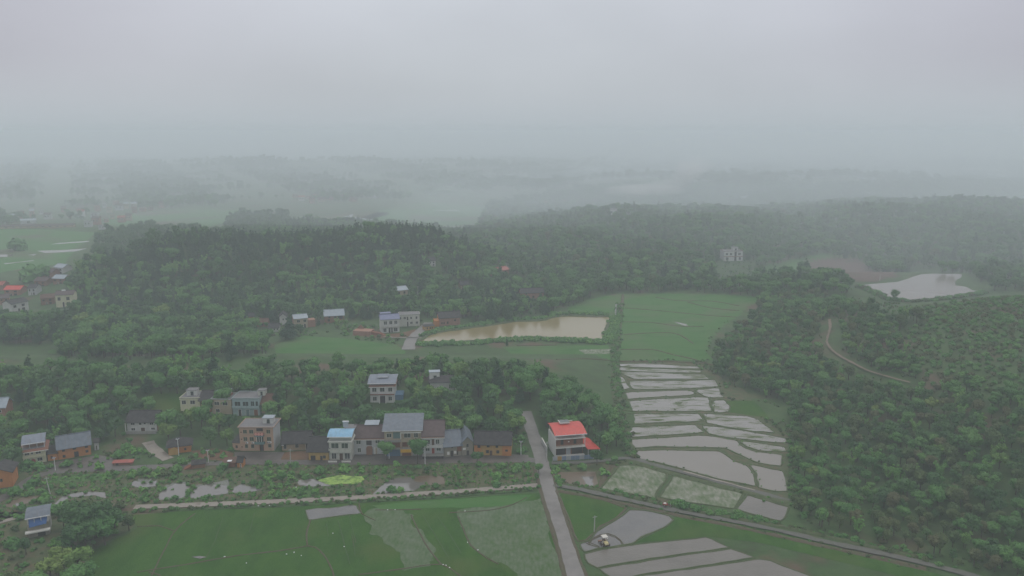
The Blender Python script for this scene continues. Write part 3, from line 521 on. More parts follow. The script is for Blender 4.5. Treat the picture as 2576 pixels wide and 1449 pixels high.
class House:
    def __init__(s, name, label, L, Rr, depth, h=None, eave=None, wall='white', side=None, cat='house', group=None, front=15, sink=1.2, clear=True):
        P0, P1 = gp(*L), gp(*Rr); s.P0 = P0; d = P1-P0; s.ang = math.atan2(d.y, d.x); s.w = math.hypot(d.x, d.y); s.d = depth
        z0 = min(P0.z, P1.z); s.root = empty(name, (P0.x, P0.y, z0), s.ang); P0 = Vector((P0.x, P0.y, z0))
        s.h = h if h else hgt(P0, eave); tag(s.root, label, cat, group)
        mats = [B[wall], B[side or wall]]
        m = MB().box(0, s.w, 0, depth, -sink, s.h); s.wall = m.build('wall', None, s.root, mats=mats, idx=[1, 1, 0, 1, 1, 1])
        if clear:
            c, sn = math.cos(s.ang), math.sin(s.ang); q = lambda x, y: (P0.x+x*c-y*sn, P0.y+x*sn+y*c)
            FOOT.append(([q(-3.2, -3.5), q(s.w+3.2, -3.5), q(s.w+3.2, depth+2.5), q(-3.2, depth+2.5)], [q(-3.0, -front), q(s.w+3.0, -front), q(s.w+3.0, 0), q(-3, 0)]))
    def part(s, name, mb, mat, parent=None, label=None):
        o = mb.build(name, mat, parent or s.root); 
        if label: o['label'] = label
        return o
    def win(s, u0, u1, z0, z1, frame='trim', pane=None, name='window', sill=False, y=0):
        """z as a share of the wall height"""
        x0, x1, a, b = u0*s.w, u1*s.w, z0*s.h, z1*s.h; t = .09
        g = MB().box(x0+t, x1-t, y-.05, y+.05, a+t, b-t); o = s.part(name, g, pane or glass)
        f = MB().box(x0, x0+t, y-.1, y+.04, a, b).box(x1-t, x1, y-.1, y+.04, a, b).box(x0+t, x1-t, y-.1, y+.04, a, a+t).box(x0+t, x1-t, y-.1, y+.04, b-t, b)
        if x1-x0 > 1.3: f.box((x0+x1)/2-.04, (x0+x1)/2+.04, y-.08, y+.03, a+t, b-t)
        s.part('frame', f, B[frame], o)
        if sill: s.part('sill', MB().box(x0-.12, x1+.12, y-.28, y+.02, a-.12, a-.003), B[frame], o)
        return o
    def wins(s, L, **k):
        for w_ in L: s.win(*w_, **k)
    def door(s, u0, u1, z1, mat='reddoor', frame='trim'):
        x0, x1, b = u0*s.w, u1*s.w, z1*s.h
        o = s.part('door', MB().box(x0+.1, x1-.1, -.05, .05, .02, b-.1), B[mat])
        s.part('frame', MB().box(x0, x0+.1, -.09, .04, 0, b).box(x1-.1, x1, -.09, .04, 0, b).box(x0+.1, x1-.1, -.09, .04, b-.1, b), B[frame], o)
    def band(s, z, t=.25, out=.35, mat='trim', u0=0, u1=1, name='ledge', yb=0.01):
        return s.part(name, MB().box(u0*s.w-.15, u1*s.w+.15, -out, yb, z*s.h-t, z*s.h), B[mat])
    def cornice(s, mat='cornice', out=.7, t=.5, z=None):
        z = s.h if z is None else z*s.h
        m = MB(); lo = [(-.02, 0-.02), (s.w+.02, -.02), (s.w+.02, s.d+.02), (-.02, s.d+.02)]; hi = [(-out, -out), (s.w+out, -out), (s.w+out, s.d+out), (-out, s.d+out)]
        v = [(x, y, z+.002) for x, y in lo]+[(x, y, z-t) for x, y in hi]+[(x, y, z-t-.15) for x, y in hi]
        m.add(v, [(0, 1, 2, 3), (0, 4, 5, 1), (1, 5, 6, 2), (2, 6, 7, 3), (3, 7, 4, 0), (4, 8, 9, 5), (5, 9, 10, 6), (6, 10, 11, 7), (7, 11, 8, 4), (11, 10, 9, 8)])
        o = s.part('cornice', m, B[mat]); s.part('trim', MB().box(-out-.05, s.w+out+.05, -out-.06, -out+.02, z-t-.22, z-t+.04), B['trim'], o); return o
    def gable(s, rise, mat, over=.7, ridge=.5, gmat=None, end=.5, drop=0):
        """ridge along the front; `ridge` is its share of the depth"""
        yr = s.d*ridge; z = s.h; t = .16; k = rise/yr; kb = rise/(s.d-yr)
        pts = [(-over, z-k*over+.05), (yr, z+rise+.05), (s.d+over, z-kb*over+.05), (s.d+over, z-kb*over+.05+t), (yr, z+rise+.05+t), (-over, z-k*over+.05+t)]
        o = s.part('roof', MB().prismx(pts, -end, s.w+end), R[mat])
        s.part('ridge', MB().box(-end, s.w+end, yr-.16, yr+.16, z+rise+.16, z+rise+.40), R[mat], o)
        s.part('gable_wall', MB().prismx([(0, z), (s.d, z), (yr, z+rise)], .02, .3).prismx([(0, z), (s.d, z), (yr, z+rise)], s.w-.3, s.w-.02), B[gmat] if gmat else s.wall.data.materials[1]); return o
    def gable_front(s, rise, mat, over=.6, end=.6, apex=.5):
        xa = s.w*apex; z = s.h; t = .16; k = rise/xa; kb = rise/(s.w-xa)
        pts = [(-over, z-k*over+.05), (xa, z+rise+.05), (s.w+over, z-kb*over+.05), (s.w+over, z-kb*over+.05+t), (xa, z+rise+.05+t), (-over, z-k*over+.05+t)]
        s.part('roof', MB().prism(pts, -end, s.d+end), R[mat])
        s.part('gable_wall', MB().prism([(0, z), (s.w, z), (xa, z+rise)], .02, .3).prism([(0, z), (s.w, z), (xa, z+rise)], s.d-.3, s.d-.02), s.wall.data.materials[0])
    def hip(s, rise, mat, over=.7, inset=None):
        z = s.h; i = inset or s.d*.5; t = .14
        v = [(-over, -over, z), (s.w+over, -over, z), (s.w+over, s.d+over, z), (-over, s.d+over, z), (i, s.d/2, z+rise), (s.w-i, s.d/2, z+rise)]
        v += [(x, y, q-t) for x, y, q in v[:4]]
        s.part('roof', MB().add(v, [(0, 1, 5, 4), (1, 2, 5), (2, 3, 4, 5), (3, 0, 4), (6, 7, 1, 0), (7, 8, 2, 1), (8, 9, 3, 2), (9, 6, 0, 3), (9, 8, 7, 6)]), R[mat])
    def flat(s, over=.25, par=.5, mat='flat', pmat=None):
        z = s.h; w_ = s.part('roof', MB().box(-over, s.w+over, -over, s.d+over, z+.003, z+.2), R[mat])
        a = MB().box(-over, s.w+over, -over-.003, -over+.18, z+.2, z+par).box(-over, s.w+over, s.d+over-.18, s.d+over+.003, z+.2, z+par).box(-over-.003, -over+.18, -over+.18, s.d+over-.18, z+.2, z+par).box(s.w+over-.18, s.w+over+.003, -over+.18, s.d+over-.18, z+.2, z+par)
        s.part('parapet', a, B[pmat] if pmat else s.wall.data.materials[0], w_)
    def arc(s, z0, mat, over=.6, rise=1.2, post=True, x0=0, x1=1, pitch=0, y0=None, y1=None):
        """bowed sheet canopy carried on posts above a flat roof; z0 is the eave height in metres"""
        n = 12; ya, yb = (-over if y0 is None else y0), (s.d+over if y1 is None else y1); P = []
        for i in range(n+1):
            t = i/n; y = ya+(yb-ya)*t; P.append((y, z0+rise*math.sin(math.pi*(.12+.62*t))/1.0+pitch*t-rise*math.sin(math.pi*.12)))
        pts = P+[(y, z+.09) for y, z in P[::-1]]
        xa, xb = x0*s.w-over, x1*s.w+over
        o = s.part('canopy_roof', MB().prismx(pts, xa, xb), R[mat]); s.part('gutter', MB().box(xa, xb, ya-.12, ya-.01, z0-.15, z0+.12), B['whitemetal'], o)
        if post:
            m = MB()
            for x in np.linspace(x0*s.w+.15, x1*s.w-.15, 4):
                m.box(x-.07, x+.07, .12, .26, s.h+.2, z0+.1).box(x-.07, x+.07, s.d-.3, s.d-.16, s.h+.2, z0+.3)
            s.part('canopy_posts', m, B['post'])
        return o
    def shed(s, z0, z1, mat, over=.5, y0=0, y1=None, x0=0, x1=1, name='roof'):
        yb = s.d if y1 is None else y1; t = .1
        return s.part(name, MB().prismx([(y0-over, z0), (yb+over, z1), (yb+over, z1+t), (y0-over, z0+t)], x0*s.w-over, x1*s.w+over), R[mat])
    def rbox(s, u0, u1, y0, y1, h, mat='white', roof='flat', z=None, name='stair_tower', over=.25, door=True):
        z = s.h+.2 if z is None else z; o = s.part(name, MB().box(u0*s.w, u1*s.w, y0, y1, z+.003, z+h), B[mat]); s.part('roof', MB().box(u0*s.w-over, u1*s.w+over, y0-over, y1+over, z+h+.002, z+h+.15), R[roof], o)
        if door: s.part('door', MB().box((u0*.6+u1*.4)*s.w, (u0*.3+u1*.7)*s.w, y0-.03, y0+.05, z+.1, z+min(1.9, h*.8)), glass, o)
        return o
    def balcony(s, z, mat='white', out=1.3, u0=0, u1=1, h=1.0, closed=True, name='balcony'):
        x0, x1, zz = u0*s.w, u1*s.w, z*s.h; o = s.part(name, MB().box(x0, x1, -out, -.003, zz-.2, zz), B[mat])
        if closed: s.part('parapet', MB().box(x0, x1, -out-.003, -out+.14, zz, zz+h).box(x0-.003, x0+.14, -out+.14, -.003, zz, zz+h).box(x1-.14, x1+.003, -out+.14, -.003, zz, zz+h), B[mat], o)
        else:
            m = MB().box(x0, x1, -out, -out+.08, zz+h-.08, zz+h)
            for x in np.arange(x0, x1+.01, .45): m.box(x-.025, x+.025, -out+.01, -out+.06, zz, zz+h-.08)
            s.part('railing', m, B['rail'], o)
        return o
    def blob(s, name, x, y, z, sx, sy, sz, mat, parent=None): return s.part(name, MB().box(x-sx/2, x+sx/2, y-sy/2, y+sy/2, z, z+sz), mat if not isinstance(mat, str) else B[mat], parent)
def ac(s, u, z):
    o = s.blob('air_conditioner', u*s.w, -.28, z*s.h, .85, .42, .6, 'whitemetal'); s.blob('fan_grille', u*s.w-.12, -.50, z*s.h+.08, .42, .03, .42, 'dark', o)

# ---- far left, near
h = House('house', 'cream tiled two storey house under a bowed blue grey metal canopy at the left edge', (60, 1170), (117.5, 1161), 8.5, eave=1133.5, wall='cream', side='pale')
h.cornice(out=1.0, t=.7); h.part('roof', MB().box(.1, h.w-.1, .1, h.d-.1, h.h+.003, h.h+.15), B['roofdeck']); h.arc(h.h+1.9, 'slate2', rise=1.9, over=.2, y0=.6, y1=h.d+.6)
h.part('upper_wall', MB().box(.5, h.w-.5, 2.2, h.d-.5, h.h+.16, h.h+2.1), B['brick2'])
h.balcony(.5, 'cream', out=.9, h=.5); h.wins([(.08, .3, .62, .88), (.36, .46, .64, .84), (.56, .8, .62, .88), (.6, .84, .12, .36)]); h.door(.1, .3, .36, 'dark'); h.part('round_gate', MB().tube((.42*h.w, -.06, 1.0), (.42*h.w, .06, 1.0), .8, n=20), B['reddoor'])
h = House('farmhouse', 'long orange mud brick farmhouse with a smooth slate roof', (147.5, 1157), (230, 1143), 8, eave=1127, wall='orange'); h.gable(3.0, 'slate', over=1.0)
h.wins([(.13, .22, .62, .78), (.45, .56, .64, .80), (.82, .92, .62, .78), (.13, .22, .12, .34), (.83, .92, .22, .44)], frame='wood'); h.door(.48, .62, .46, 'dark', 'wood')
h = House('lean_to', 'low orange brick lean-to with grey roof between cream house and orange farmhouse', (121, 1160), (146, 1157), 5, h=2.5, wall='orange', cat='shed', front=6); h.shed(2.7, 4.0, 'tile'); h.wins([(.3, .5, .3, .7)], frame='wood')
h = House('outhouse', 'little white outhouse beside the gable of the orange farmhouse', (238, 1133), (250, 1131), 3, h=2.8, wall='grey_white', cat='shed', front=6); h.shed(3.0, 3.6, 'tile', over=.3); h.door(.3, .65, .7, 'dark')
h = House('farmhouse', 'orange earth house cut by the left edge above the ponds', (-30, 1232), (33, 1224), 8, h=5.4, wall='orange', front=12); h.gable_front(1.6, 'tile'); h.wins([(.52, .62, .42, .62), (.2, .3, .42, .62)], frame='wood')
h = House('house', 'pinkish house with a grey metal roof cut by the left edge in the trees', (-40, 1062), (17, 1056), 8, h=6, wall='salmon'); h.gable(2.6, 'pale'); h.wins([(.3, .42, .6, .8), (.7, .82, .6, .8), (.7, .82, .15, .4)])
h = House('house', 'white two storey house with a dark tiled roof and red brick gable', (321, 1087), (396, 1086), 8.5, eave=1060, wall='white', side='brick2'); h.gable(2.9, 'tile', over=.8)
h.wins([(.13, .27, .66, .92), (.40, .50, .66, .90), (.56, .64, .70, .90), (.76, .9, .66, .92), (.13, .27, .14, .40), (.8, .93, .2, .42)], pane=glass); h.door(.45, .6, .44, 'wood'); h.part('porch_wall', MB().box(-.3, h.w+.2, -1.6, -1.3, -.3, .9), B['conc']); h.part('pillar', MB().box(-.25, 0.0, -1.3, -1.0, 0, h.h*.9), B['trim'])
h = House('mud_hut', 'ruined orange mud hut with a sagging dark roof by the lane', (424, 1143), (481, 1136), 6, h=2.9, wall='orange', cat='hut', front=8); h.hip(2.4, 'tile', over=.8, inset=3.4); h.part('broken_wall', MB().prism([(0, 0), (3.6, 0), (3.4, 2.0), (2.1, 2.9), (.6, 2.2)], -1.4, -1.0), B['ochre']); h.wins([(.7, .8, .3, .6)], frame='wood')
# ---- group on the slope
h = House('house', 'cream house with a flat dark roof and a boxy white stair tower, behind trees', (455, 1035), (505, 1034), 9, eave=1002.5, wall='cream'); h.flat(par=.4); h.rbox(.22, .72, 3.0, 6.4, 2.3, 'white'); h.wins([(.08, .3, .55, .85), (.5, .75, .55, .85)]); h.band(.98, .3, .4, 'cream')
h = House('farmhouse', 'orange earth house with a wide dark roof between two rooftop stair towers', (508, 1036), (532, 1036), 8, h=5.6, wall='orange', clear=False); h.gable(2.4, 'tile', over=1.2, end=1.0); h.wins([(.35, .55, .6, .8)], frame='wood')
h = House('house', 'grey two storey house whose stair tower roof sits askew above red brick', (534, 1040), (584, 1042), 8, eave=1004.5, wall='tan', clear=False); h.flat(par=.45, pmat='grey_white'); h.part('brick_base', MB().box(.1*h.w, .75*h.w, 3.2, 6.8, h.h+.21, h.h+.9), B['brick']); h.rbox(.1, .7, 3.4, 6.6, 1.6, 'white', 'pale', z=h.h+.9); h.wins([(.14, .4, .6, .85), (.55, .82, .6, .85), (.2, .4, .1, .35)]); h.part('side_wing', MB().box(.78*h.w, h.w+2.6, .8, h.d, -1, h.h-.4), B['grey_white'])
h = House('house', 'pale blue tiled house with three wide balcony openings', (587, 1046), (654, 1045), 9, eave=1003, wall='blue_tile'); h.flat(par=.4); h.rbox(.86, 1.12, 3.5, 6.5, 2.2, 'pale')
h.balcony(.5, 'blue_tile', out=.9, h=.9); h.wins([(.08, .30, .56, .84), (.38, .60, .56, .84), (.68, .82, .56, .86), (.86, .96, .56, .86)], frame='blue_tile'); h.door(.2, .32, .38, 'dark'); h.door(.48, .62, .38, 'teal'); h.door(.78, .94, .38, 'brick')
h = House('farmhouse', 'low tan farmhouse with a rusty brown tiled roof right of pale blue house', (659, 1040), (690, 1037), 8, h=4.6, wall='tan2', clear=False); h.gable(2.4, 'rust', over=.9); h.wins([(.2, .4, .5, .75)], frame='wood'); h.door(.5, .75, .42, 'wood')
# ---- hotel
h = House('guesthouse', 'three storey pink tiled guesthouse with three pink panels on a red board', (605, 1134), (690, 1134), 9.0, eave=1075.5, wall='pink', side='grey_white', front=8)
h.flat(par=.35, over=.5); h.rbox(.62, .92, 3.6, 6.8, 2.2, 'white', 'pale')
h.wins([(.11, .23, .74, .91), (.29, .42, .74, .91), (.80, .92, .74, .91), (.11, .23, .42, .60), (.29, .42, .42, .60), (.80, .93, .42, .60), (.14, .235, .12, .29), (.32, .42, .12, .29), (.83, .93, .14, .30)], pane=glassg, frame='tan', sill=True)
h.part('recess_shade', MB().box(.51*h.w, .70*h.w, -.04, .05, .84*h.h, .97*h.h), B['dark'])  # flat dark panel, the shade of the recess put into its colour
sb = h.part('sign_board', MB().box(.455*h.w, .725*h.w, -.75, -.55, .685*h.h, .80*h.h), B['redboard'])
for k in range(3):
    x = (.50+.09*k)*h.w; pn = h.part('sign_panel', MB().tube((x, -.80, .743*h.h), (x, -.752, .743*h.h), .045*h.w, n=8), B['pinkpanel'], sb)
bc = h.balcony(.34, 'teal', out=1.2, u0=.46, u1=.74, h=.8); bc2 = MB()
for k in range(3): bc2.box((.53+.068*k)*h.w-.07, (.53+.068*k)*h.w+.07, -1.1, -.95, .34*h.h, .64*h.h)
h.part('balcony_posts', bc2, B['trim']); h.part('opening', MB().box(.50*h.w, .70*h.w, -.04, .05, .36*h.h, .62*h.h), glass); h.band(.68, .2, 1.2, 'teal', .47, .73)
h.door(.575, .70, .29, 'dark', 'reddoor')
for u, z in ((.215, .33), (.39, .33), (.85, .35), (.905, .35)): ac(h, u, z)
for z in (.80, .50, .17): h.part('round_window', MB().tube((.055*h.w, -.05, z*h.h), (.055*h.w, .04, z*h.h), .28, n=12), B['wood'])
h = House('annex', 'small pink annex with a dark roof at the left of guesthouse', (586, 1132), (604.5, 1133), 5, h=2.9, wall='pink', cat='shed', clear=False); h.shed(3.0, 4.4, 'tile', over=.3); h.wins([(.4, .7, .3, .7)], frame='brick')
h = House('farmhouse', 'long low tan row house with cluttered dark roof right of guesthouse', (710, 1134), (782, 1131), 7.5, h=3.4, wall='tan2', front=8); h.gable(2.6, 'tile', over=1.0); h.wins([(.05, .16, .2, .75), (.46, .58, .3, .75)], frame='conc'); h.door(.82, .94, .8, 'dark'); h.blob('air_conditioner', .03*h.w, -.25, 2.2, .8, .4, .6, 'whitemetal')
h = House('farmhouse', 'small yellow mud walled house with a big dark roof beside blue roofed house', (777, 1158), (827, 1158), 8.5, h=4.2, wall='yellow', front=8); h.gable(3.2, 'tile', over=1.1, end=.7, ridge=.55); h.wins([(.2, .33, .82, .97), (.68, .8, .82, .97), (.72, .86, .18, .46)], frame='wood'); h.door(.58, .70, .42, 'dark', 'wood'); h.part('doorway_shade', MB().box(.1*h.w, .34*h.w, -.05, .05, 0, .45*h.h), B['dark'])
h = House('house', 'narrow white house with a bowed bright blue roof and a solar heater', (829, 1157), (885.5, 1157), 9, h=7.6, wall='pale', front=7)
h.cornice('pale', out=.35, t=.3, z=1.0); h.part('roof', MB().box(.1, h.w-.1, .1, h.d-.1, h.h+.003, h.h+.15), B['roofdeck']); h.part('attic_wall', MB().box(.3, h.w-.3, .5, h.d-.3, h.h+.16, h.h+1.5), B['pale']); h.arc(h.h+1.5, 'blue', rise=1.9, over=.45, y1=h.d*.72, post=False); h.part('back_roof', MB().box(h.w*.5, h.w+.2, h.d*.78, h.d+2.6, h.h+1.9, h.h+2.1), B['roofdeck'])
sw = h.part('solar_heater', MB().box(.52*h.w, .76*h.w, h.d*.62, h.d*.62+.15, h.h+3.2, h.h+5.0), B['steel']); h.part('water_tank', MB().tube((.50*h.w, h.d*.64, h.h+5.3), (.78*h.w, h.d*.64, h.h+5.3), .32, n=10), B['whitemetal'], sw)
h.balcony(.45, 'pale', out=1.0, h=1.2); h.wins([(.1, .44, .60, .88), (.55, .86, .60, .88)], pane=glassg, y=-.02); h.wins([(.1, .32, .05, .36), (.68, .92, .05, .36)], pane=glass); h.door(.44, .62, .36, 'wood'); h.part('fence', MB().box(0, h.w*.4, -2.5, -2.35, 0, .7).box(h.w*.6, h.w, -2.5, -2.35, 0, .7), B['trim'])
h = House('house', 'pale green tiled house with a brown tiled roof and arched porch', (891, 1143), (966, 1142), 8.5, eave=1102, wall='grey_white', front=9)
h.cornice('cornice', out=.5, t=.55); h.gable(3.0, 'browntile', over=.3, ridge=.62); h.shed(h.h+3.3, h.h+3.7, 'pale', x0=.35, x1=.75, y0=h.d*.62, y1=h.d, name='roof_hatch')
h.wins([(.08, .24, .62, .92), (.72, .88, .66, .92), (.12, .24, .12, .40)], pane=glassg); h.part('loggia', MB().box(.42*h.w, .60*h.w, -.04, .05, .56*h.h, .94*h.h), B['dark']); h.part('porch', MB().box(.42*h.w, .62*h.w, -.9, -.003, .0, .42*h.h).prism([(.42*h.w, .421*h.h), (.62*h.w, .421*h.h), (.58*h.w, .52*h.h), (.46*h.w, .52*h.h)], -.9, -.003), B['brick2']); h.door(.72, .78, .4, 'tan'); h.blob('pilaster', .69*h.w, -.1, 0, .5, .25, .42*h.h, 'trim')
h = House('shop_house', 'large tan three storey shop house with a long slate metal roof and yellow shop sign', (968.5, 1148), (1060.5, 1146), 10, h=10.3, wall='tan', front=5)
h.shed(h.h+.25, h.h+2.7, 'slate', over=.7, y0=-.6); h.part('gable_wall', MB().prismx([(0, h.h), (h.d, h.h), (h.d, h.h+2.35)], .02, .25).prismx([(0, h.h), (h.d, h.h), (h.d, h.h+2.35)], h.w-.25, h.w-.02), B['tan']); h.part('gutter', MB().box(-.7, h.w+.7, -1.45, -1.30, h.h+.05, h.h+.25), B['whitemetal'])
h.balcony(.60, 'tan', out=1.3, u0=.46, u1=1, h=1.1); h.balcony(.60, 'conc', out=1.3, u0=0, u1=.455, h=.7); h.part('canopy_beam', MB().box(.44*h.w, h.w+.1, -1.35, -1.1, .92*h.h, .95*h.h).box(.44*h.w, .46*h.w, -1.35, -1.1, .7*h.h, .919*h.h), B['trim'])
h.wins([(.53, .72, .70, .88), (.80, .92, .70, .88), (.06, .2, .72, .88)], pane=glassg); h.part('loggia', MB().box(.24*h.w, .43*h.w, -.04, .05, .68*h.h, .92*h.h), B['teal'])
h.wins([(.04, .14, .40, .56), (.82, .95, .40, .58)], pane=glassg); h.part('loggia', MB().box(.2*h.w, .42*h.w, -.04, .05, .34*h.h, .57*h.h).box(.48*h.w, .64*h.w, -.04, .05, .36*h.h, .57*h.h), B['brick']); h.blob('pillar', .45*h.w, -1.15, .33*h.h, .5, .4, .26*h.h, 'pink'); h.blob('pillar', .68*h.w, -1.15, .33*h.h, .5, .4, .26*h.h, 'pink')
h.balcony(.33, 'conc', out=1.5, u0=0, u1=1, h=.15); sg = h.part('shop_sign', MB().box(.44*h.w, .73*h.w, -1.72, -1.52, .20*h.h, .315*h.h), B['sign'])
h.part('blue_shutter', MB().box(.02*h.w, .42*h.w, -.09, .05, 0, .27*h.h), B['blueshut']); h.part('shop_opening', MB().box(.47*h.w, .72*h.w, -.06, .05, 0, .24*h.h), B['brick']); h.part('grey_shutter', MB().box(.76*h.w, .97*h.w, -.06, .05, 0, .27*h.h), B['conc'])
h = House('house', 'tall narrow grey white house with a brown tiled roof and curved balcony', (1064, 1149), (1116, 1148), 11, h=8.0, wall='grey_white', front=6)
h.cornice('cornice', out=.4, t=.45); h.gable(3.4, 'browntile', over=.3, ridge=.7); h.balcony(.52, 'white', out=1.5, u0=.02, u1=.98, h=.9); h.wins([(.16, .36, .62, .86), (.62, .82, .62, .86), (.12, .34, .28, .46), (.66, .88, .28, .46)], pane=glassg); h.part('loggia', MB().box(.44*h.w, .56*h.w, -.04, .05, .52*h.h, .86*h.h), B['wood']); h.door(.42, .58, .46, 'reddoor'); h.band(.16, .3, 2.2, 'conc'); h.part('porch_wall', MB().box(0, h.w, -2.2, -2.0, 0, .13*h.h), B['dark'])  # porch wall coloured near black for the shadow below the slab
h = House('farmhouse', 'grey brick house with a long slate roof and small white posters by its door', (1118, 1150), (1161, 1146), 10, h=4.6, wall='stone', front=7, clear=True); h.gable(3.6, 'slate', over=.9, end=.5, ridge=.55)
h.wins([(.42, .5, .72, .9), (.72, .80, .1, .55)], frame='wood'); h.part('arched_door', MB().box(.36*h.w, .52*h.w, -.05, .05, 0, .5*h.h), B['dark']); h.part('poster', MB().box(.16*h.w, .30*h.w, -.04, .03, .18*h.h, .44*h.h), B['trim']); h.part('poster', MB().box(.56*h.w, .70*h.w, -.04, .03, .22*h.h, .46*h.h), B['trim']); h.part('red_porch', MB().box(.74*h.w, h.w, -.06, .05, .4*h.h, .9*h.h), B['brick'])
h = House('farmhouse', 'grey brick wing with its gable facing the lane beside the slate roofed house', (1162, 1146), (1190, 1144), 13, h=5.2, wall='stone', clear=True, front=7); h.gable_front(2.2, 'slate'); h.wins([(.4, .62, .62, .88)], frame='stone'); h.part('poster', MB().box(.1*h.w, .35*h.w, -.04, .03, .42*h.h, .58*h.h), B['trim']); h.part('doorway_shade', MB().box(.42*h.w, .64*h.w, -.05, .05, 0, .36*h.h), B['dark'])
h = House('farmhouse', 'long orange and yellow mud house with two rows of small windows by the junction', (1193, 1145), (1286, 1147), 8.5, h=4.9, wall='ochre', front=7); h.gable(2.9, 'tile', over=.9, end=.3, ridge=.5)
h.part('orange_bay', MB().box(-.02, .18*h.w, -.12, .02, 0, h.h-.1).box(.76*h.w, h.w+.02, -.12, .02, 0, h.h-.9), B['orange']); h.wins([(.09, .17, .62, .86), (.34, .42, .68, .88), (.58, .65, .66, .88), (.32, .40, .2, .45), (.60, .68, .2, .45), (.84, .91, .36, .52)], frame='wood', y=-.13); h.door(.42, .49, .4, 'wood', 'wood')
# ---- the red roofed building
h = House('house', 'three storey unfinished brick building with bright red metal roof beside the road', (1395.8, 1147), (1466, 1141.5), 9.5, h=6.9, wall='brick', side='grey_white', front=3)
h.part('ground_slab', MB().box(-.2, h.w+.4, -1.6, -.003, -.3, .25), B['trim'])
for z in (.50, 1.0): h.part('floor_slab', MB().box(-.15, h.w+.5, -1.6, h.d+.15 if z == 1 else -.003, z*h.h+.003, z*h.h+.32), B['trim'])
h.part('side_wall', MB().box(-.25, -.005, -1.6, h.d+.1, 0, h.h), B['white']); h.part('end_post', MB().box(h.w+.2, h.w+.42, -1.55, -1.3, h.h*.5+.33, h.h), B['post'])
rl = MB()
for z in (.54, ): rl.box(.05, h.w+.3, -1.58, -1.5, z*h.h+.9, z*h.h+.98); [rl.box(x, x+.05, -1.57, -1.51, z*h.h+.06, z*h.h+.9) for x in np.arange(.1, h.w+.3, .4)]
h.part('railing', rl, B['rail']); h.part('attic_wall', MB().box(.3, h.w-.2, .8, h.d-.3, h.h+.33, h.h+1.9), B['brick2'])
ps = MB(); [ps.box(x-.06, x+.06, -1.45, -1.33, h.h+.33, h.h+2.2).box(x-.06, x+.06, h.d-.1, h.d+.02, h.h+.33, h.h+2.2) for x in np.linspace(.2, h.w+.2, 4)]; h.part('canopy_posts', ps, B['post'])
h.arc(h.h+1.75, 'red', rise=2.0, over=.55, y0=-1.9, y1=h.d+.4, post=False, x1=1.04)
sk = h.part('roof_skylight', MB().box(.32*h.w, .66*h.w, h.d*.62, h.d*.94, h.h+3.72, h.h+3.85), glass); h.part('frame', MB().box(.31*h.w, .67*h.w, h.d*.61-.12, h.d*.61, h.h+3.5, h.h+3.9).box(.30*h.w, .32*h.w-.02, h.d*.61, h.d*.95, h.h+3.6, h.h+3.9).box(.66*h.w+.02, .8*h.w, h.d*.78, h.d*.81, h.h+3.75, h.h+3.9), B['trim'], sk)
h.part('shopfront', MB().box(.4*h.w, .56*h.w, -.06, .05, .1, .46*h.h), B['steel']); h.part('opening', MB().box(.05*h.w, .38*h.w, -.05, .05, .1, .46*h.h).box(.6*h.w, .98*h.w, -.05, .05, .1, .46*h.h), B['dark']); h.wins([(.2, .3, .62, .92), (.66, .76, .62, .92)], frame='wood'); h.part('notice', MB().box(.46*h.w, .51*h.w, -.08, .02, .74*h.h, .8*h.h), B['trim'])
c, s_ = math.cos(h.ang), math.sin(h.ang)
lt = h.part('lean_to_roof', MB().add([(h.w+.35, 8.5, 4.3), (h.w+.35, -.6, 3.9), (h.w+1.2, -2.4, 2.7), (h.w+6.2, -2.6, 2.5), (h.w+4.6, 7.5, 3.0), (h.w+.35, 8.5, 4.2), (h.w+.35, -.6, 3.8), (h.w+1.2, -2.4, 2.6), (h.w+6.2, -2.6, 2.4), (h.w+4.6, 7.5, 2.9)], [(0, 1, 2, 3, 4), (9, 8, 7, 6, 5), (1, 0, 5, 6), (2, 1, 6, 7), (3, 2, 7, 8), (4, 3, 8, 9), (0, 4, 9, 5)]), R['red'])
h.part('lean_to_posts', MB().box(h.w+1.4, h.w+1.55, -2.2, -2.05, 0, 2.6).box(h.w+5.7, h.w+5.85, -2.3, -2.15, 0, 2.42).box(h.w+4.3, h.w+4.45, 6.8, 6.95, 0, 2.8), B['post'], lt)
hr = h
P0, P1 = gp(1391, 1160), gp(1503, 1154); fe = empty('sheet_fence', (P0.x, P0.y, 0), math.atan2(P1.y-P0.y, P1.x-P0.x)); Lf = (P1-P0).length; tag(fe, 'blue grey sheet metal fence with one yellow panel before the red roofed building', 'fence')
n_ = 10
for i in range(n_):
    a, b = Lf*i/n_, Lf*(i+1)/n_-.06; f = MB()
    for k in range(7): x = a+(b-a)*k/7; f.box(x, x+(b-a)/7-.01, -.03 if k % 2 else -.07, .03, .1, 1.75)
    f.build('yellow_panel' if i == 1 else 'panel', B['ochre'] if i == 1 else B['greenpanel' if i % 3 else 'steel'], fe)
    MB().box(a-.09, a-.02, -.05, .05, 0, 1.9).build('post', B['post'], fe)
P0 = gp(1363, 1113); P1 = gp(1376, 1137); wl = empty('yard_wall', (P0.x, P0.y, 0), math.atan2(P1.y-P0.y, P1.x-P0.x)); tag(wl, 'weathered white yard wall left of the red roofed building', 'wall'); MB().box(0, (P1-P0).length, -.12, .12, -.3, 1.9).build('wall', B['grey_white'], wl); MB().box(-.05, (P1-P0).length+.05, -.17, .17, 1.902, 2.0).build('coping', B['trim'], wl)
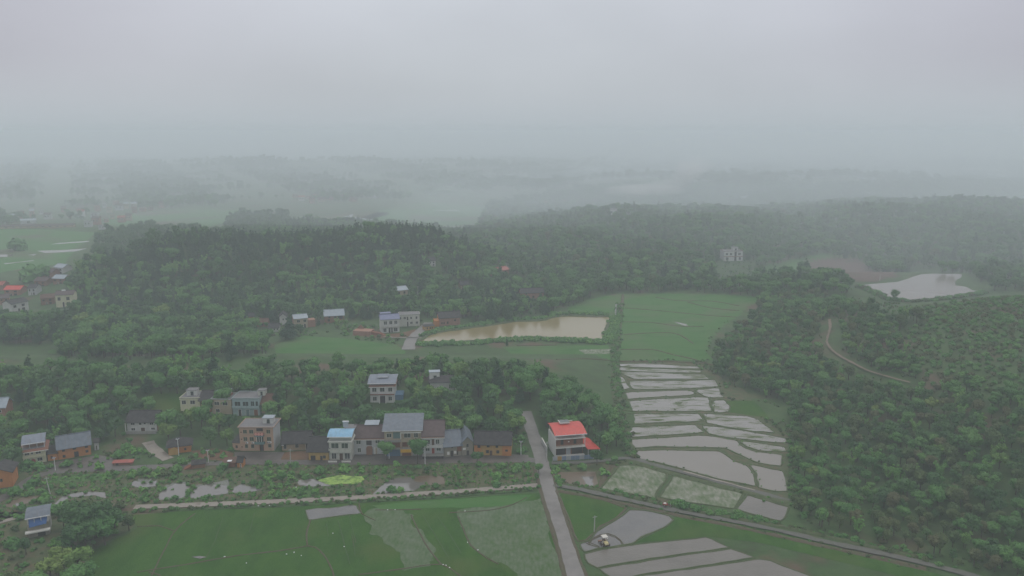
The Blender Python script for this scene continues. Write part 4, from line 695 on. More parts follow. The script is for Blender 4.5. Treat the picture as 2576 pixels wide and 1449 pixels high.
# ---- houses in the wood behind
h = House('house', 'white two storey villa with grey bowed metal roof in the trees', (932, 1012), (993, 1013), 9, eave=969, wall='white', sink=3); h.cornice('cornice', out=.5, t=.7); h.part('roof', MB().box(.1, h.w-.1, .1, h.d-.1, h.h+.003, h.h+.15), B['roofdeck']); h.arc(h.h+.9, 'slate2', rise=1.6, over=.9, pitch=.2); h.arc(h.h+2.5, 'slate2', rise=.5, over=.1, x0=.28, x1=.72, y0=h.d*.35, y1=h.d*.8, post=False)
h.balcony(.48, 'cornice', out=.6, h=.3); h.wins([(.08, .27, .62, .86), (.40, .60, .62, .86), (.74, .92, .62, .86), (.1, .27, .12, .36), (.74, .90, .12, .36)]); h.part('porch', MB().box(.40*h.w, .62*h.w, -.05, .05, 0, .38*h.h), B['dark']); h.blob('pillar', .38*h.w, -.5, 0, .35, .35, .44*h.h, 'trim'); h.blob('pillar', .64*h.w, -.5, 0, .35, .35, .44*h.h, 'trim'); h.part('side_annex', MB().box(h.w+.003, h.w+3.4, 2, 8, -2, 2.8), B['blueshut'])
h = House('house', 'white house half hidden by foliage, with a square stair tower on dark roof', (1083, 1000), (1141, 997), 9, eave=962, wall='white', sink=3, front=4); h.hip(1.6, 'tile', over=.8, inset=4); h.rbox(-.02, .42, 3.5, 6.6, 3.4, 'white', 'pale', z=h.h); h.wins([(.12, .26, .15, .6), (.38, .5, .3, .6), (.80, .95, .55, .82), (.7, .8, .1, .35)]); h.part('side_wing', MB().box(h.w+.003, h.w+2.4, 1, 5, -2, 3.2), B['white'])
# ---- hamlet by the fish pond
h = House('mud_hut', 'small orange mud hut alone in the trees left of the hamlet', (627, 809), (640, 808), 5, h=3.4, wall='orange', cat='hut', front=22); h.gable(1.6, 'tile'); h.wins([(.3, .5, .4, .75)], frame='wood')
h = House('house', 'white gabled house with a plain blank end wall in the hamlet', (704, 818), (722, 817), 9, h=5.4, wall='white', front=14); h.gable_front(1.8, 'tile'); h.wins([(.4, .6, .55, .8)])
h = House('shed', 'low white shed with a dark roof in front of the blank gabled house', (676, 835), (702, 834), 6, h=2.6, wall='white', cat='shed', front=14); h.gable(1.8, 'tile'); h.wins([(.2, .35, .3, .8), (.5, .62, .3, .8), (.78, .9, .3, .8)])
h = House('shed', 'brick shed with a faded red roof at the left of the hamlet', (648, 822), (672, 822), 6, h=2.8, wall='brick2', cat='shed', front=10); h.gable(1.8, 'rust'); h.wins([(.4, .6, .3, .7)], frame='wood')
h = House('house', 'cream two storey house with a pale blue roof in the hamlet', (740, 827), (775, 824), 8, h=6.3, wall='tan', side='salmon', front=16); h.gable(1.6, 'pale', over=.6, end=.3); h.wins([(.22, .45, .58, .86), (.68, .9, .58, .86)]); h.door(.25, .42, .42, 'dark'); h.door(.7, .86, .42, 'dark'); h.part('pink_annex', MB().box(h.w+.003, h.w+4.6, .5, 6, -1, 4.6), B['salmon'])
h = House('farmhouse', 'brown brick farmhouse with a slate blue roof at the edge of the wood', (817, 813), (866, 810), 8, h=5.0, wall='brick2', front=16); h.gable(2.6, 'pale', over=.9); h.wins([(.15, .27, .2, .5), (.5, .6, .6, .85), (.2, .3, .62, .85)], frame='wood'); h.part('porch_shade', MB().box(.66*h.w, .93*h.w, -.05, .05, .45*h.h, .9*h.h), B['dark'])
h = House('house', 'white two storey house with a blue purple roof by the pond road', (959, 838), (1005, 835), 9, h=8.4, wall='white', front=14); h.gable(1.9, 'purple', over=.6); h.rbox(.05, .6, 5, 8.8, 1.5, 'grey_white', 'purple', z=h.h+1.0, door=False); h.balcony(.46, 'white', out=1.0, h=.8); h.wins([(.15, .34, .60, .86), (.45, .62, .60, .86), (.72, .9, .60, .86), (.12, .3, .06, .34), (.68, .9, .06, .34)]); h.door(.4, .52, .36, 'dark'); h.door(.54, .64, .36, 'dark')
h = House('house', 'long pale two storey house with a flat roof above the pond road', (1004, 822), (1056, 820), 8, h=7.4, wall='pale', front=10, clear=True); h.flat(par=.3); h.wins([(.03, .12, .62, .84), (.22, .34, .62, .86), (.54, .64, .62, .84), (.80, .9, .62, .86), (.54, .66, .2, .42), (.80, .92, .2, .42)]); h.door(.38, .46, .44, 'dark'); h.part('upper_door', MB().box(.38*h.w, .45*h.w, -.05, .05, .54*h.h, .84*h.h), B['dark'])
h = House('farmhouse', 'orange brick farmhouse with a dark tiled roof above the fish pond', (1105, 820), (1158, 817), 9, h=5.2, wall='salmon', side='orange', front=10); h.gable(2.6, 'tile', over=.8); h.wins([(.10, .16, .2, .45), (.2, .26, .2, .45), (.36, .44, .2, .5), (.7, .8, .5, .7)], frame='wood'); h.part('left_wing', MB().box(-3.0, -.003, -1, 6, -1, 3.6), B['orange'])
h = House('shed', 'low yellow brick shed between the pond and the orange farmhouse', (1069, 832), (1093, 829), 4, h=2.4, wall='ochre', cat='shed', front=8); h.shed(2.5, 2.9, 'tile', over=.3); h.wins([(.2, .3, .3, .8), (.5, .62, .3, .8), (.7, .8, .3, .8)], frame='wood')
h = House('brick_ruin', 'roofless pink brick ruin with rubble left of the pond hamlet', (888, 842), (932, 844), 7, h=2.4, wall='salmon', cat='ruin', front=8); h.part('gable_wall', MB().prism([(0, 2.4), (5, 2.4), (2.5, 4.6)], 6.4, 6.9), B['brick2']); h.part('rubble', MB().prism([(h.w, 0), (h.w+9, 0), (h.w+5, 1.4), (h.w, 1.9)], 1, 4), B['brick'])
h = House('farmhouse', 'long faded orange brick farmhouse in the wood above the pond', (1311, 756), (1368, 754), 9, h=5.5, wall='salmon', front=18); h.gable(2.4, 'tile'); h.wins([(.15, .22, .3, .6), (.5, .58, .3, .6), (.8, .88, .3, .6)], frame='wood'); h.door(.3, .38, .5, 'dark')
FAR = [((1249, 699), (1280, 696), 8, 6.5, 'salmon', 'farred', 'far house with a faded red roof in the wood, above the pond'), ((1080, 671), (1096, 670), 7, 5, 'white', 'tile', 'tiny white house high in the dark wood'),
       ((999, 753), (1026, 749), 8, 6.5, 'tan', 'pale', 'small tan house with crooked pale roof among trees above the hamlet'), ((1125, 732), (1141, 731), 6, 5, 'orange', 'tile', 'small orange hut in the trees left of long farmhouse'),
       ((1160, 727), (1180, 726), 6, 3.5, 'tan2', 'tile', 'small brown shed right of the orange hut in the wood'), ((1534, 546), (1556, 543), 9, 8, 'white', 'flat', 'white house on the misty hilltop wood right of centre'),
       ((30, 784), (73, 780), 9, 6.5, 'white', 'tile', 'white house with two dark windows at the left of the far hamlet'), ((142, 774), (187, 771), 9, 9, 'cream', 'browntile', 'yellowish two storey house with a white tank on its roof'),
       ((12, 745), (52, 742), 9, 5, 'salmon', 'red', 'house with a bright red roof in the left hamlet'), ((72, 744), (92, 742), 8, 6, 'grey_white', 'tile', 'narrow grey house in left hamlet right of the red roof'),
       ((-30, 733), (8, 730), 8, 5, 'salmon', 'farred', 'red roofed house cut by the left edge in the left hamlet'), ((106, 700), (132, 698), 8, 5.5, 'salmon', 'browntile', 'brownish house below the dark clump in the left hamlet'),
       ((138, 690), (160, 688), 8, 6, 'white', 'pale', 'pale roofed house highest in the left hamlet'), ((134, 716), (162, 713), 8, 5, 'brick2', 'pale', 'brick house with pale roof edge in the left hamlet'),
       ((88, 722), (118, 719), 8, 5, 'brick2', 'browntile', 'dark brown roofed house in the middle of the left hamlet'), ((0, 766), (24, 764), 8, 4.5, 'salmon', 'browntile', 'brown roofed cottage left of white house in left hamlet'), ((104, 768), (138, 764), 8, 5, 'brick2', 'rust', 'brown brick house beside the yellowish two storey house')]
for i, (L_, R_, d_, h_, w_, r_, lab) in enumerate(FAR):
    h = House('house', lab, L_, R_, d_, h=h_, wall=w_, group='scattered far houses', front=34)
    h.flat(par=.4) if r_ == 'flat' else h.gable(1.9, r_, over=.7)
    h.wins([(.12, .28, .55, .8), (.6, .78, .55, .8), (.6, .78, .1, .4)], frame='wood'); h.door(.36, .48, .42, 'dark')
    if i == 7: h.part('water_tank', MB().tube((h.w*.3, 4, h.h+2.2), (h.w*.5, 4, h.h+2.2), .5, n=10), B['whitemetal'])
h = House('house', 'white flat roofed two storey house standing alone on the misty hillside', (1821, 657), (1868, 656), 10, h=8.6, wall='white', side='grey_white', front=40); h.flat(par=.4, pmat='cornice'); h.rbox(.52, .8, 3, 7, 2.8, 'white'); h.band(.5, .5, .4, 'cornice'); h.wins([(.08, .2, .6, .84), (.3, .42, .6, .84), (.74, .88, .6, .84), (.1, .24, .1, .4), (.78, .9, .1, .4)]); h.part('recess_shade', MB().box(.55*h.w, .66*h.w, -.05, .05, .1, .95*h.h), B['dark'])
# villages on the misty plain: every house its own
WD = dict(grey_white='pale grey', salmon='pinkish', white='white', tan='tan', brick2='brown brick'); RD = dict(flat='flat', browntile='brown tiled', farred='faded red', pale='pale sheet')
def far_house(px, py, wpx, hgt_, wall, roof, lab, grp, depth=9):
    if lab is None: lab = WD[wall]+' house with '+RD[roof]+' roof, '+('misty left plain village' if grp == G1 else 'misty middle village' if grp == G2 else 'far right ridge')
    try: h = House('house', lab, (px, py), (px+wpx, py-.4), depth, h=hgt_, wall=wall, group=grp, front=6)
    except Exception: return
    if roof == 'flat': h.flat(par=.4)
    else: h.gable(2.0, roof, over=.6)
    h.wins([(.15, .35, .5, .8), (.6, .8, .5, .8)])
random.seed(11)
G1 = 'pale houses of the misty village on the left plain'
wallc = ['grey_white', 'salmon', 'white', 'tan', 'grey_white', 'salmon', 'brick2']; roofc = ['flat', 'browntile', 'farred', 'pale', 'flat', 'browntile']
h = House('long_shed', 'long low pale building across the left plain in the mist', (0, 576), (185, 572), 9, h=3.2, wall='tan', cat='building', front=6); h.gable(1.4, 'browntile'); [h.win(.06+.1*k, .1+.1*k, .4, .7) for k in range(9)]
h = House('barn', 'small pale barn with a bright roof behind the long low white building', (52, 564), (92, 562), 10, h=4.5, wall='grey_white', cat='building', front=6); h.gable(1.8, 'pale'); h.wins([(.4, .6, .2, .8)])
spots = [(22, 556), (44, 550), (110, 552), (98, 540), (212, 572), (232, 566), (248, 578), (262, 560), (278, 552), (296, 560), (316, 556), (332, 536), (350, 533), (372, 530), (268, 536), (290, 530), (312, 526), (228, 548), (196, 546), (170, 548), (258, 524), (284, 516), (154, 534), (330, 522), (190, 530), (400, 524), (238, 532), (75, 546)]
for i, (x, y) in enumerate(spots): far_house(x, y, random.uniform(10, 19), random.uniform(4.5, 9), random.choice(wallc), random.choice(roofc), None, G1)
G2 = 'houses of the misty village in the middle distance'
for i, (x, y) in enumerate([(752, 506), (770, 500), (790, 498), (812, 495), (800, 508), (840, 494), (860, 500), (905, 494), (935, 498), (780, 512), (820, 504), (960, 492), (738, 498), (880, 508)]): far_house(x, y, random.uniform(12, 22), random.uniform(4.5, 8), random.choice(wallc), random.choice(roofc), None, G2)
G3 = 'roofs along the far ridge right of centre'
for i, (x, y) in enumerate([(1340, 521), (1362, 519), (1386, 517), (1408, 516), (1432, 518), (1462, 516), (1490, 515), (1508, 518)]): far_house(x, y, random.uniform(12, 20), 6, random.choice(wallc), random.choice(['farred', 'pale', 'browntile']), None, G3)
far_house(1836, 508, 42, 7, 'white', 'pale', 'faint long white house on the far right hillside', None)
# ---- little sheds, tarps, brick heaps by the lane
h = House('hut', 'tiny orange brick hut with a dark roof left of the utility pole', (597, 1176), (611, 1176), 3, h=2.2, wall='orange', cat='hut', front=4); h.gable(1.3, 'tile', over=.4, end=.3); h.door(.5, .75, .7, 'dark')
h = House('shed', 'broken down brick shed with rubble near the left street lamp', (484, 1180), (516, 1176), 4, h=1.7, wall='brick2', cat='shed', front=4); h.hip(1.0, 'tile', over=.4, inset=2.2); h.part('rubble', MB().prism([(-3, 0), (0, 0), (-.2, 1.2)], 0, 2.6), B['brick'])
h = House('shed', 'low shed with a scrap metal roof beside the tiny orange hut', (560, 1176), (592, 1175), 4, h=1.5, wall='brick', cat='shed', front=4); h.shed(1.6, 2.2, 'rust', over=.3); h.part('scrap_sheet', MB().box(1.6, 3.2, .2, 1.6, 2.12, 2.2), B['whitemetal'])
h = House('shed', 'low shed under a long bright red roof beside the lane', (284, 1171), (333, 1169), 1.8, h=.8, wall='brick2', cat='shed', front=4); h.shed(.9, 1.25, 'farred', over=.25); h.part('doorway_shade', MB().box(1, 2, -.04, .04, 0, .9), B['dark'])
h = House('house', 'small house with a blue tarpaulin below its bowed grey roof, bottom left', (72, 1354), (126, 1344), 7.5, h=4.3, wall='stone', side='conc', front=8)
h.arc(h.h+1.6, 'slate', rise=1.3, over=.5, y0=.6, post=True); h.part('tarpaulin', MB().add([(.6, -.7, h.h-.6), (h.w*.9, -.7, h.h-.2), (h.w*.95, 1.4, h.h+1.5), (.3, 1.4, h.h+1.5), (.6, -.8, h.h-.65), (h.w*.9, -.8, h.h-.25), (h.w*.95, 1.45, h.h+1.4), (.3, 1.45, h.h+1.4)], [(0, 1, 2, 3), (7, 6, 5, 4), (0, 4, 5, 1), (1, 5, 6, 2), (2, 6, 7, 3), (3, 7, 4, 0)]), B['bluetarp'])
h.part('front_porch', MB().prism([(-.6, 1.9), (h.w+.3, 1.9), (h.w+.3, 2.3), (-.6, 2.3)], -1.4, -.003), B['trim']); h.part('doorway_shade', MB().box(.45*h.w, .8*h.w, -.05, .05, 0, 1.8), B['dark'])
# ---- poles and lamps
pole_m = nmat('pole_concrete', [(.34, .34, .32), (.42, .42, .40)], 1, .6); lampw = nmat('lamp_white', [(.60, .62, .62), (.70, .71, .70)], 1, .4); panel_m = nmat('solar_panel', [(.02, .03, .05), (.03, .04, .07)], 3, .2)
lamp0 = None
for (b, t, lab) in [((139.5, 1184), 1151, 'white street lamp beside the lane in front of the cream house'), ((524.5, 1165), 1132, 'white street lamp above the broken down brick shed'), ((979, 1154), 1120, 'white street lamp in front of the shop house'), ((1069.5, 1168), 1122, 'tall white street lamp right of the leafy tree by the lane'), ((1310.5, 1145), 1110, 'white street lamp on the green corner by the road junction'), ((450, 1146), 1103, 'grey slender lamp beside the ruined mud hut')]:
    P = gp(*b); hh = hgt(P, t)
    if lamp0 is None:
        lamp0 = empty('street_lamp', P); MB().tube((0, 0, 0), (0, 0, 6), .13, .09, 8).build('pole', lampw, lamp0)
        hd = MB().box(-.55, .55, -.5, .35, 5.98, 6.12).build('lamp_head', lampw, lamp0); MB().box(-.5, .5, -.45, .3, 6.121, 6.17).build('solar_panel', panel_m, hd); MB().box(-.06, .06, -.7, -.5, 5.9, 6.0).build('lamp_arm', lampw, lamp0); r0 = lamp0
    else: r0 = copy_tree(lamp0)
    r0.location = P; r0.scale = (1, 1, hh/6.1); tag(r0, lab, 'street lamp', 'street lamps along the village lane')
pole0 = None
for (b, t, lab) in [((129, 1254), 1199, 'grey utility pole leaning beside the left ponds'), ((731, 1173), 1129, 'grey utility pole in front of the orange earth bank'), ((1375.5, 1160), 1111, 'pale utility pole left of the red roofed building'), ((1495, 1338), 1298, 'thin utility pole at the edge of the rice field near the tractor'), ((1051, 745), 720, 'white utility pole in the wood above the hamlet'), ((1550, 792), 765, 'pale utility pole beside the far end of fish pond'), ((870, 1012), 998, 'short grey pole rising from the trees left of white villa'), ((1338, 742), 727, 'pole in the wood left of the long faded farmhouse'), ((2213, 706), 690, 'pale pole in the misty wood left of the reservoir')]:
    P = gp(*b); hh = hgt(P, t)
    if pole0 is None:
        pole0 = empty('utility_pole', P); MB().tube((0, 0, 0), (0, 0, 9), .2, .12, 8).build('pole', pole_m, pole0); ca = MB().box(-.8, .8, -.07, .07, 8.3, 8.45).build('crossarm', B['steel'], pole0); MB().tube((-.7, 0, 8.46), (-.7, 0, 8.7), .06).tube((.7, 0, 8.46), (.7, 0, 8.7), .06).build('insulators', B['brick'], ca); r0 = pole0
    else: r0 = copy_tree(pole0)
    r0.location = P; r0.scale = (1, 1, hh/9); r0.rotation_euler = (0, random.uniform(-.03, .03), random.uniform(0, 1)); tag(r0, lab, 'utility pole', 'utility poles')
r0 = bpy.data.objects['utility_pole']; r0.rotation_euler = (0, -.12, 0)
# ---- the small field tractor
P = gp(1521, 1370); tr = empty('tractor', P, math.radians(18)); tr.scale = (1.1, 1.1, 1.1); tag(tr, 'pale yellow crawler tractor with a white canopy churning the flooded field', 'tractor')
ty = nmat('tractor_paint', [(.50, .44, .22), (.60, .53, .28)], 2, .5); tb = nmat('tractor_rubber', [(.05, .035, .03), (.08, .06, .045)], 2, .8); tw = nmat('canopy_white', [(.46, .45, .41), (.54, .53, .48)], 2, .5)
for x in (-.85, .85):
    t_ = MB().prismx([(-1.3, .15), (-1.0, 0), (1.0, 0), (1.35, .2), (1.2, .55), (-1.15, .5)], x-.2, x+.2).build('track', tb, tr)
    MB().tube((x-.22, -.95, .27), (x+.22, -.95, .27), .2, n=10).tube((x-.22, .95, .27), (x+.22, .95, .27), .2, n=10).build('wheels', B['steel'], t_)
MB().box(-.62, .62, -1.2, .9, .3, .75).build('chassis', tb, tr); hd = MB().prismx([(-1.5, .6), (-.3, .6), (-.3, 1.25), (-1.4, 1.1)], -.5, .5).build('hood', ty, tr)
MB().box(-.38, -.2, -1.53, -1.46, .8, .95).build('headlight', lampw, hd); MB().box(.2, .38, -1.53, -1.46, .8, .95).build('headlight', lampw, hd)
MB().box(-.3, .3, .35, .85, .76, 1.0).box(-.3, .3, .75, .88, 1.0, 1.45).build('seat', tb, tr); MB().tube((0, .0, 1.0), (0, -.1, 1.35), .03).tube((-.2, -.12, 1.36), (.2, -.12, 1.36), .03).build('steering_wheel', tb, tr)
for x, y in ((-.55, -.2), (.55, -.2), (-.55, .9), (.55, .9)): MB().tube((x, y, .7), (x, y, 2.25), .045).build('canopy_post', tw, tr)
MB().prismx([(-.55, 2.22), (1.2, 2.22), (1.1, 2.36), (.3, 2.44), (-.45, 2.36)], -.75, .75).build('canopy', tw, tr); MB().box(-1.1, 1.1, 1.35, 1.85, .1, .5).build('rotary_tiller', B['brick2'], tr); MB().tube((-.9, -.6, .8), (-1.15, -.9, 1.25), .12).tube((-.7, -.5, 1.0), (-.85, -.7, 1.5), .12).build('fender', tw, tr); MB().box(.66, .86, -.3, .1, 1.0, 1.7).build('fuel_can', tw, tr)
# wheel ruts the tractor has ploughed
for off in (0, 1.1): ribbon('wheel_rut', [(1480, 1366+off*4), (1490, 1355+off*3), (1510, 1346+off*3), (1530, 1343+off*3), (1548, 1349+off*3), (1561, 1360+off*3), (1571-off*5, 1372)], M['bank_brown'], .35, .14, .08, wob=.5)
for off in (0, 1.1): ribbon('wheel_rut', [(1474, 1361+off*5), (1490, 1368+off*4), (1508, 1375+off*2)], M['bank_brown'], .35, .14, .08, wob=.5)
# ---- motor tricycle on the gravel track
P = gp(1677, 1276); tc_ = empty('motor_tricycle', (P.x, P.y, P.z+.35), math.radians(-20)); tag(tc_, 'red motor tricycle with a white load parked on the gravel track', 'tricycle')
for x, y in ((-.6, -.55), (-.6, .55), (1.3, 0)):
    w_ = MB().tube((x, y-.07, .3), (x, y+.07, .3), .3, n=14).build('wheel', tb, tc_); MB().tube((x, y-.08, .3), (x, y+.08, .3), .14, n=10).build('rim', B['steel'], w_)
MB().box(-1.25, .2, -.62, .62, .55, .62).box(-1.25, .2, -.62, -.57, .62, .95).box(-1.25, .2, .57, .62, .62, .95).box(-1.25, -1.2, -.57, .57, .62, .95).build('cargo_bed', B['reddoor'], tc_); MB().box(.35, .95, -.15, .15, .6, .85).build('seat', tb, tc_); MB().tube((1.3, 0, .35), (1.1, 0, 1.1), .05).tube((1.1, -.35, 1.12), (1.1, .35, 1.12), .03).build('handlebar', B['steel'], tc_); MB().box(.2, 1.1, -.1, .1, .45, .6).build('frame', B['reddoor'], tc_)
P2 = MB().prism([(-.5, 0), (.5, 0), (.4, .45), (-.35, .4)], -.35, .35); o = P2.build('sack', B['trim']); o.location = (P.x-.6, P.y+.2, P.z+.98); o.rotation_euler = (0, 0, .4); tag(o, 'white sack lying in the bed of the red tricycle', 'sack')
# ---- white sacks left on the field banks
bagm = B['whitemetal']; bag0 = None
bags = [(866, 1376.5), (740, 1391), (721, 1395.5), (837.5, 1343), (1176, 1366), (1202, 1385), (1115, 1422), (1131, 1429.5), (1122, 1423.5), (994, 1283.5), (975, 1284), (650, 1274), (678, 1273), (758, 1399), (620, 1418), (565, 1402), (1366, 1252.5), (745, 1227), (1984+115, 1370), (1167+3, 1287)]
for i, (x, y) in enumerate(bags):
    if bag0 is None:
        bm = bmesh.new(); bmesh.ops.create_icosphere(bm, subdivisions=2, radius=.5)
        for v in bm.verts: v.co.z = max(v.co.z, -.2)*.75+.2; v.co.x *= 1.5; v.co *= 1+.15*mnoise.noise(v.co*3)
        me = bpy.data.meshes.new('sack'); bm.to_mesh(me); bm.free(); me.materials.append(bagm); o = bpy.data.objects.new('sack', me); COL.objects.link(o); bag0 = o
    else: o = bag0.copy(); COL.objects.link(o)
    q = gp(x, y); o.location = (q.x, q.y, q.z+.15); s1 = random.uniform(.26, .38); o.scale = (s1, s1, s1); o.rotation_euler = (0, 0, random.uniform(0, 3)); tag(o, 'white sack lying on a field bank among the rice', 'sack', 'white sacks on the field banks')
# ================================================================ VEGETATION
LM = dict(dark=leafmat('leaves_dark', (0.038, 0.100, 0.033), (0.053, 0.129, 0.040), (0.070, 0.152, 0.047)), mid=leafmat('leaves_mid', (0.055, 0.152, 0.040), (0.074, 0.187, 0.047), (0.101, 0.216, 0.059)),
          light=leafmat('leaves_yellow_green', (0.090, 0.182, 0.040), (0.117, 0.211, 0.050), (0.154, 0.222, 0.059)), fir=leafmat('fir_needles', (0.028, 0.077, 0.038), (0.038, 0.096, 0.043), (0.053, 0.108, 0.047)),
          bamboo=leafmat('bamboo_leaves', (0.096, 0.234, 0.054), (0.123, 0.275, 0.066), (0.160, 0.293, 0.079)), russet=leafmat('russet_leaves', (0.080, 0.073, 0.043), (0.090, 0.088, 0.047), (0.074, 0.105, 0.047)),
          scrub=leafmat('hillside_leaves', (0.064, 0.114, 0.040), (0.083, 0.126, 0.045), (0.106, 0.114, 0.054)))
bark = nmat('bark', [(.05, .04, .03), (.09, .075, .055)], 2, .9)
def leaves(C, Rn, per, size, seed, up=.35, long=1.0, flat=False):
    """leaf sprays spread over the shells of many small lobes; C centres, Rn radii"""
    g = np.random.default_rng(seed); V = []; 
    for c, r in zip(C, Rn):
        n = max(8, int(per*r*r)); d = g.normal(size=(n, 3)); d /= np.linalg.norm(d, axis=1)[:, None]; d[:, 2] = np.where(d[:, 2] < -.35, -d[:, 2], d[:, 2])
        rad = r*g.uniform(.72, 1.12, n)[:, None]; p = c+d*rad*np.array([1, 1, .85])
        nr = d*.7+g.normal(size=(n, 3))*.5+np.array([0, 0, up]); nr /= np.linalg.norm(nr, axis=1)[:, None]
        a = np.cross(nr, g.normal(size=(n, 3))); a /= np.linalg.norm(a, axis=1)[:, None]; b = np.cross(nr, a)
        s = size*g.uniform(.6, 1.3, n)[:, None]; t = s*g.uniform(.5, .9, n)[:, None]*long
        V.append(np.stack([p-a*s*.5, p-b*t*.5, p+a*s*.5, p+b*t*.5], 1).reshape(-1, 3))
    return np.concatenate(V)
def ico(sub):
    bm = bmesh.new(); bmesh.ops.create_icosphere(bm, subdivisions=sub, radius=1); v = np.array([q.co[:] for q in bm.verts]); f = [tuple(w.index for w in q.verts) for q in bm.faces]; bm.free(); return v, f
IV, IF = ico(1)
def crown_mesh(name, kind, seed):
    g = np.random.default_rng(seed); C = []; Rn = []; core = .78
    if kind in ('broad', 'tall'):
        n = 15 if kind == 'broad' else 13; rx, rz, cz = (3.5, 2.5, 6.3) if kind == 'broad' else (2.4, 3.5, 6.6)
        for i in range(n):
            d = g.normal(size=3); d /= np.linalg.norm(d); q = g.uniform(.35, .95)
            C.append(np.array([d[0]*rx*q, d[1]*rx*q, cz+d[2]*rz*q])); Rn.append(g.uniform(1.15, 2.0)*(1 if kind == 'broad' else .85))
        V = leaves(C, Rn, 26, .72, seed)
    elif kind == 'fir':
        for i in range(12):
            t = i/11; z = 2.2+9.3*t; r = 2.5*(1-t)**.8+.35; k = max(1, int(5*(1-t)))
            for j in range(k):
                a = g.uniform(0, 6.28); C.append(np.array([math.cos(a)*r*.55, math.sin(a)*r*.55, z+g.uniform(-.3, .3)])); Rn.append(r*.55+.25)
        V = leaves(C, Rn, 42, .6, seed, up=-.1); core = .6
    elif kind == 'bamboo':
        for i in range(9):
            a = g.uniform(0, 6.28); l = g.uniform(1.2, 3.0); hh = g.uniform(6.5, 9.6)
            for t in (.45, .62, .78, .92, 1.02):
                C.append(np.array([math.cos(a)*l*t*t, math.sin(a)*l*t*t, hh*t-(1.2 if t > 1 else 0)])); Rn.append(1.15*(1.25-t)+.28)
        V = leaves(C, Rn, 30, .62, seed, up=.1, long=.5); core = .55
    else:
        for i in range(7):
            a = g.uniform(0, 6.28); q = g.uniform(0, .75); C.append(np.array([math.cos(a)*q, math.sin(a)*q, g.uniform(.25, .7)])); Rn.append(g.uniform(.35, .6))
        V = leaves(C, Rn, 75, .34, seed)
    nq = len(V)//4; F_ = (np.arange(nq*4).reshape(-1, 4)).tolist(); verts = V.tolist()
    for c, r in zip(C, Rn):
        k = len(verts); verts += (c+IV*r*core*(1+.15*g.normal(size=(len(IV), 1)))).tolist(); F_ += [tuple(i+k for i in f) for f in IF]
    me = bpy.data.meshes.new(name); me.from_pydata(verts, [], F_); me.update(); return me
def trunk_mesh(kind, seed):
    m = MB(); g = random.Random(seed); 
    if kind == 'fir': m.tube((0, 0, -1), (0, 0, 10.8), .22, .05, 7)
    elif kind == 'bamboo':
        for i in range(8):
            a = g.uniform(0, 6.28); m.tube((math.cos(a)*.4, math.sin(a)*.4, -1), (math.cos(a)*1.0, math.sin(a)*1.0, 6.5), .07, .04, 5)
    else:
        m.tube((0, 0, -1.2), (.1, .1, 3.6), .30, .2, 8).tube((.1, .1, 3.5), (-.2, .1, 6.4), .2, .08, 6)
        for i in range(5):
            a = i*1.26+g.uniform(0, .5); m.tube((.1, .1, 3.0+.3*i), (math.cos(a)*2.2, math.sin(a)*2.2, 5.4+.3*i), .13, .05, 5)
    me = bpy.data.meshes.new('trunk'); me.from_pydata([tuple(v) for v in m.v], [], m.f); me.update(); me.materials.append(bark); return me
# kinds: name, crown shape, leaf material
KIND = [('broadleaf_tree', 'broad', 'dark', 21), ('broadleaf_tree', 'broad', 'mid', 22), ('broadleaf_tree', 'broad', 'light', 23), ('fir_tree', 'fir', 'fir', 24), ('bamboo_clump', 'bamboo', 'bamboo', 25),
        ('broadleaf_tree', 'tall', 'dark', 26), ('broadleaf_tree', 'tall', 'mid', 27), ('fir_tree', 'fir', 'russet', 28), ('broadleaf_tree', 'broad', 'scrub', 29), ('shrub', 'bush', 'mid', 30), ('shrub', 'bush', 'scrub', 31), ('shrub', 'bush', 'bamboo', 32)]
CAT = {'broadleaf_tree': 'tree', 'fir_tree': 'tree', 'bamboo_clump': 'bamboo', 'shrub': 'shrub'}
MESH = []
for nm, sh, mt, sd in KIND:
    c = crown_mesh('crown', sh, sd); c.materials.append(LM[mt]); MESH.append((c, trunk_mesh(sh, sd) if sh != 'bush' else None))
PROTO = {}
def plant(kind, P, scale, label, group=None, name=None):
    """one tree: an Empty at its foot with crown and trunk; later ones copy the first of their kind"""
    nm = KIND[kind][0]
    if kind not in PROTO:
        root = empty(nm, P); c = bpy.data.objects.new('crown' if nm != 'shrub' else 'foliage', MESH[kind][0]); COL.objects.link(c); c.parent = root
        if MESH[kind][1]: t = bpy.data.objects.new('trunk' if nm != 'bamboo_clump' else 'stems', MESH[kind][1]); COL.objects.link(t); t.parent = root
        PROTO[kind] = root
    else: root = copy_tree(PROTO[kind])
    if isinstance(scale, (int, float)): scale = (scale, scale, scale)
    root.location = P; root.scale = scale; root.rotation_euler = (0, 0, random.uniform(0, 6.28)); root.name = nm; tag(root, label, CAT[nm], group)
    if not group and 'group' in root: del root['group']
    return root
TOP = {'broad': 9.3, 'tall': 10.3, 'fir': 12, 'bamboo': 9.6, 'bush': 1.15}
def plant_px(kind, base, top, label, wide=1.0, group=None):
    P = gp(*base); s = hgt(P, top)/TOP[KIND[kind][1]]; return plant(kind, P, (s*wide, s*wide, s), label, group)
random.seed(5)
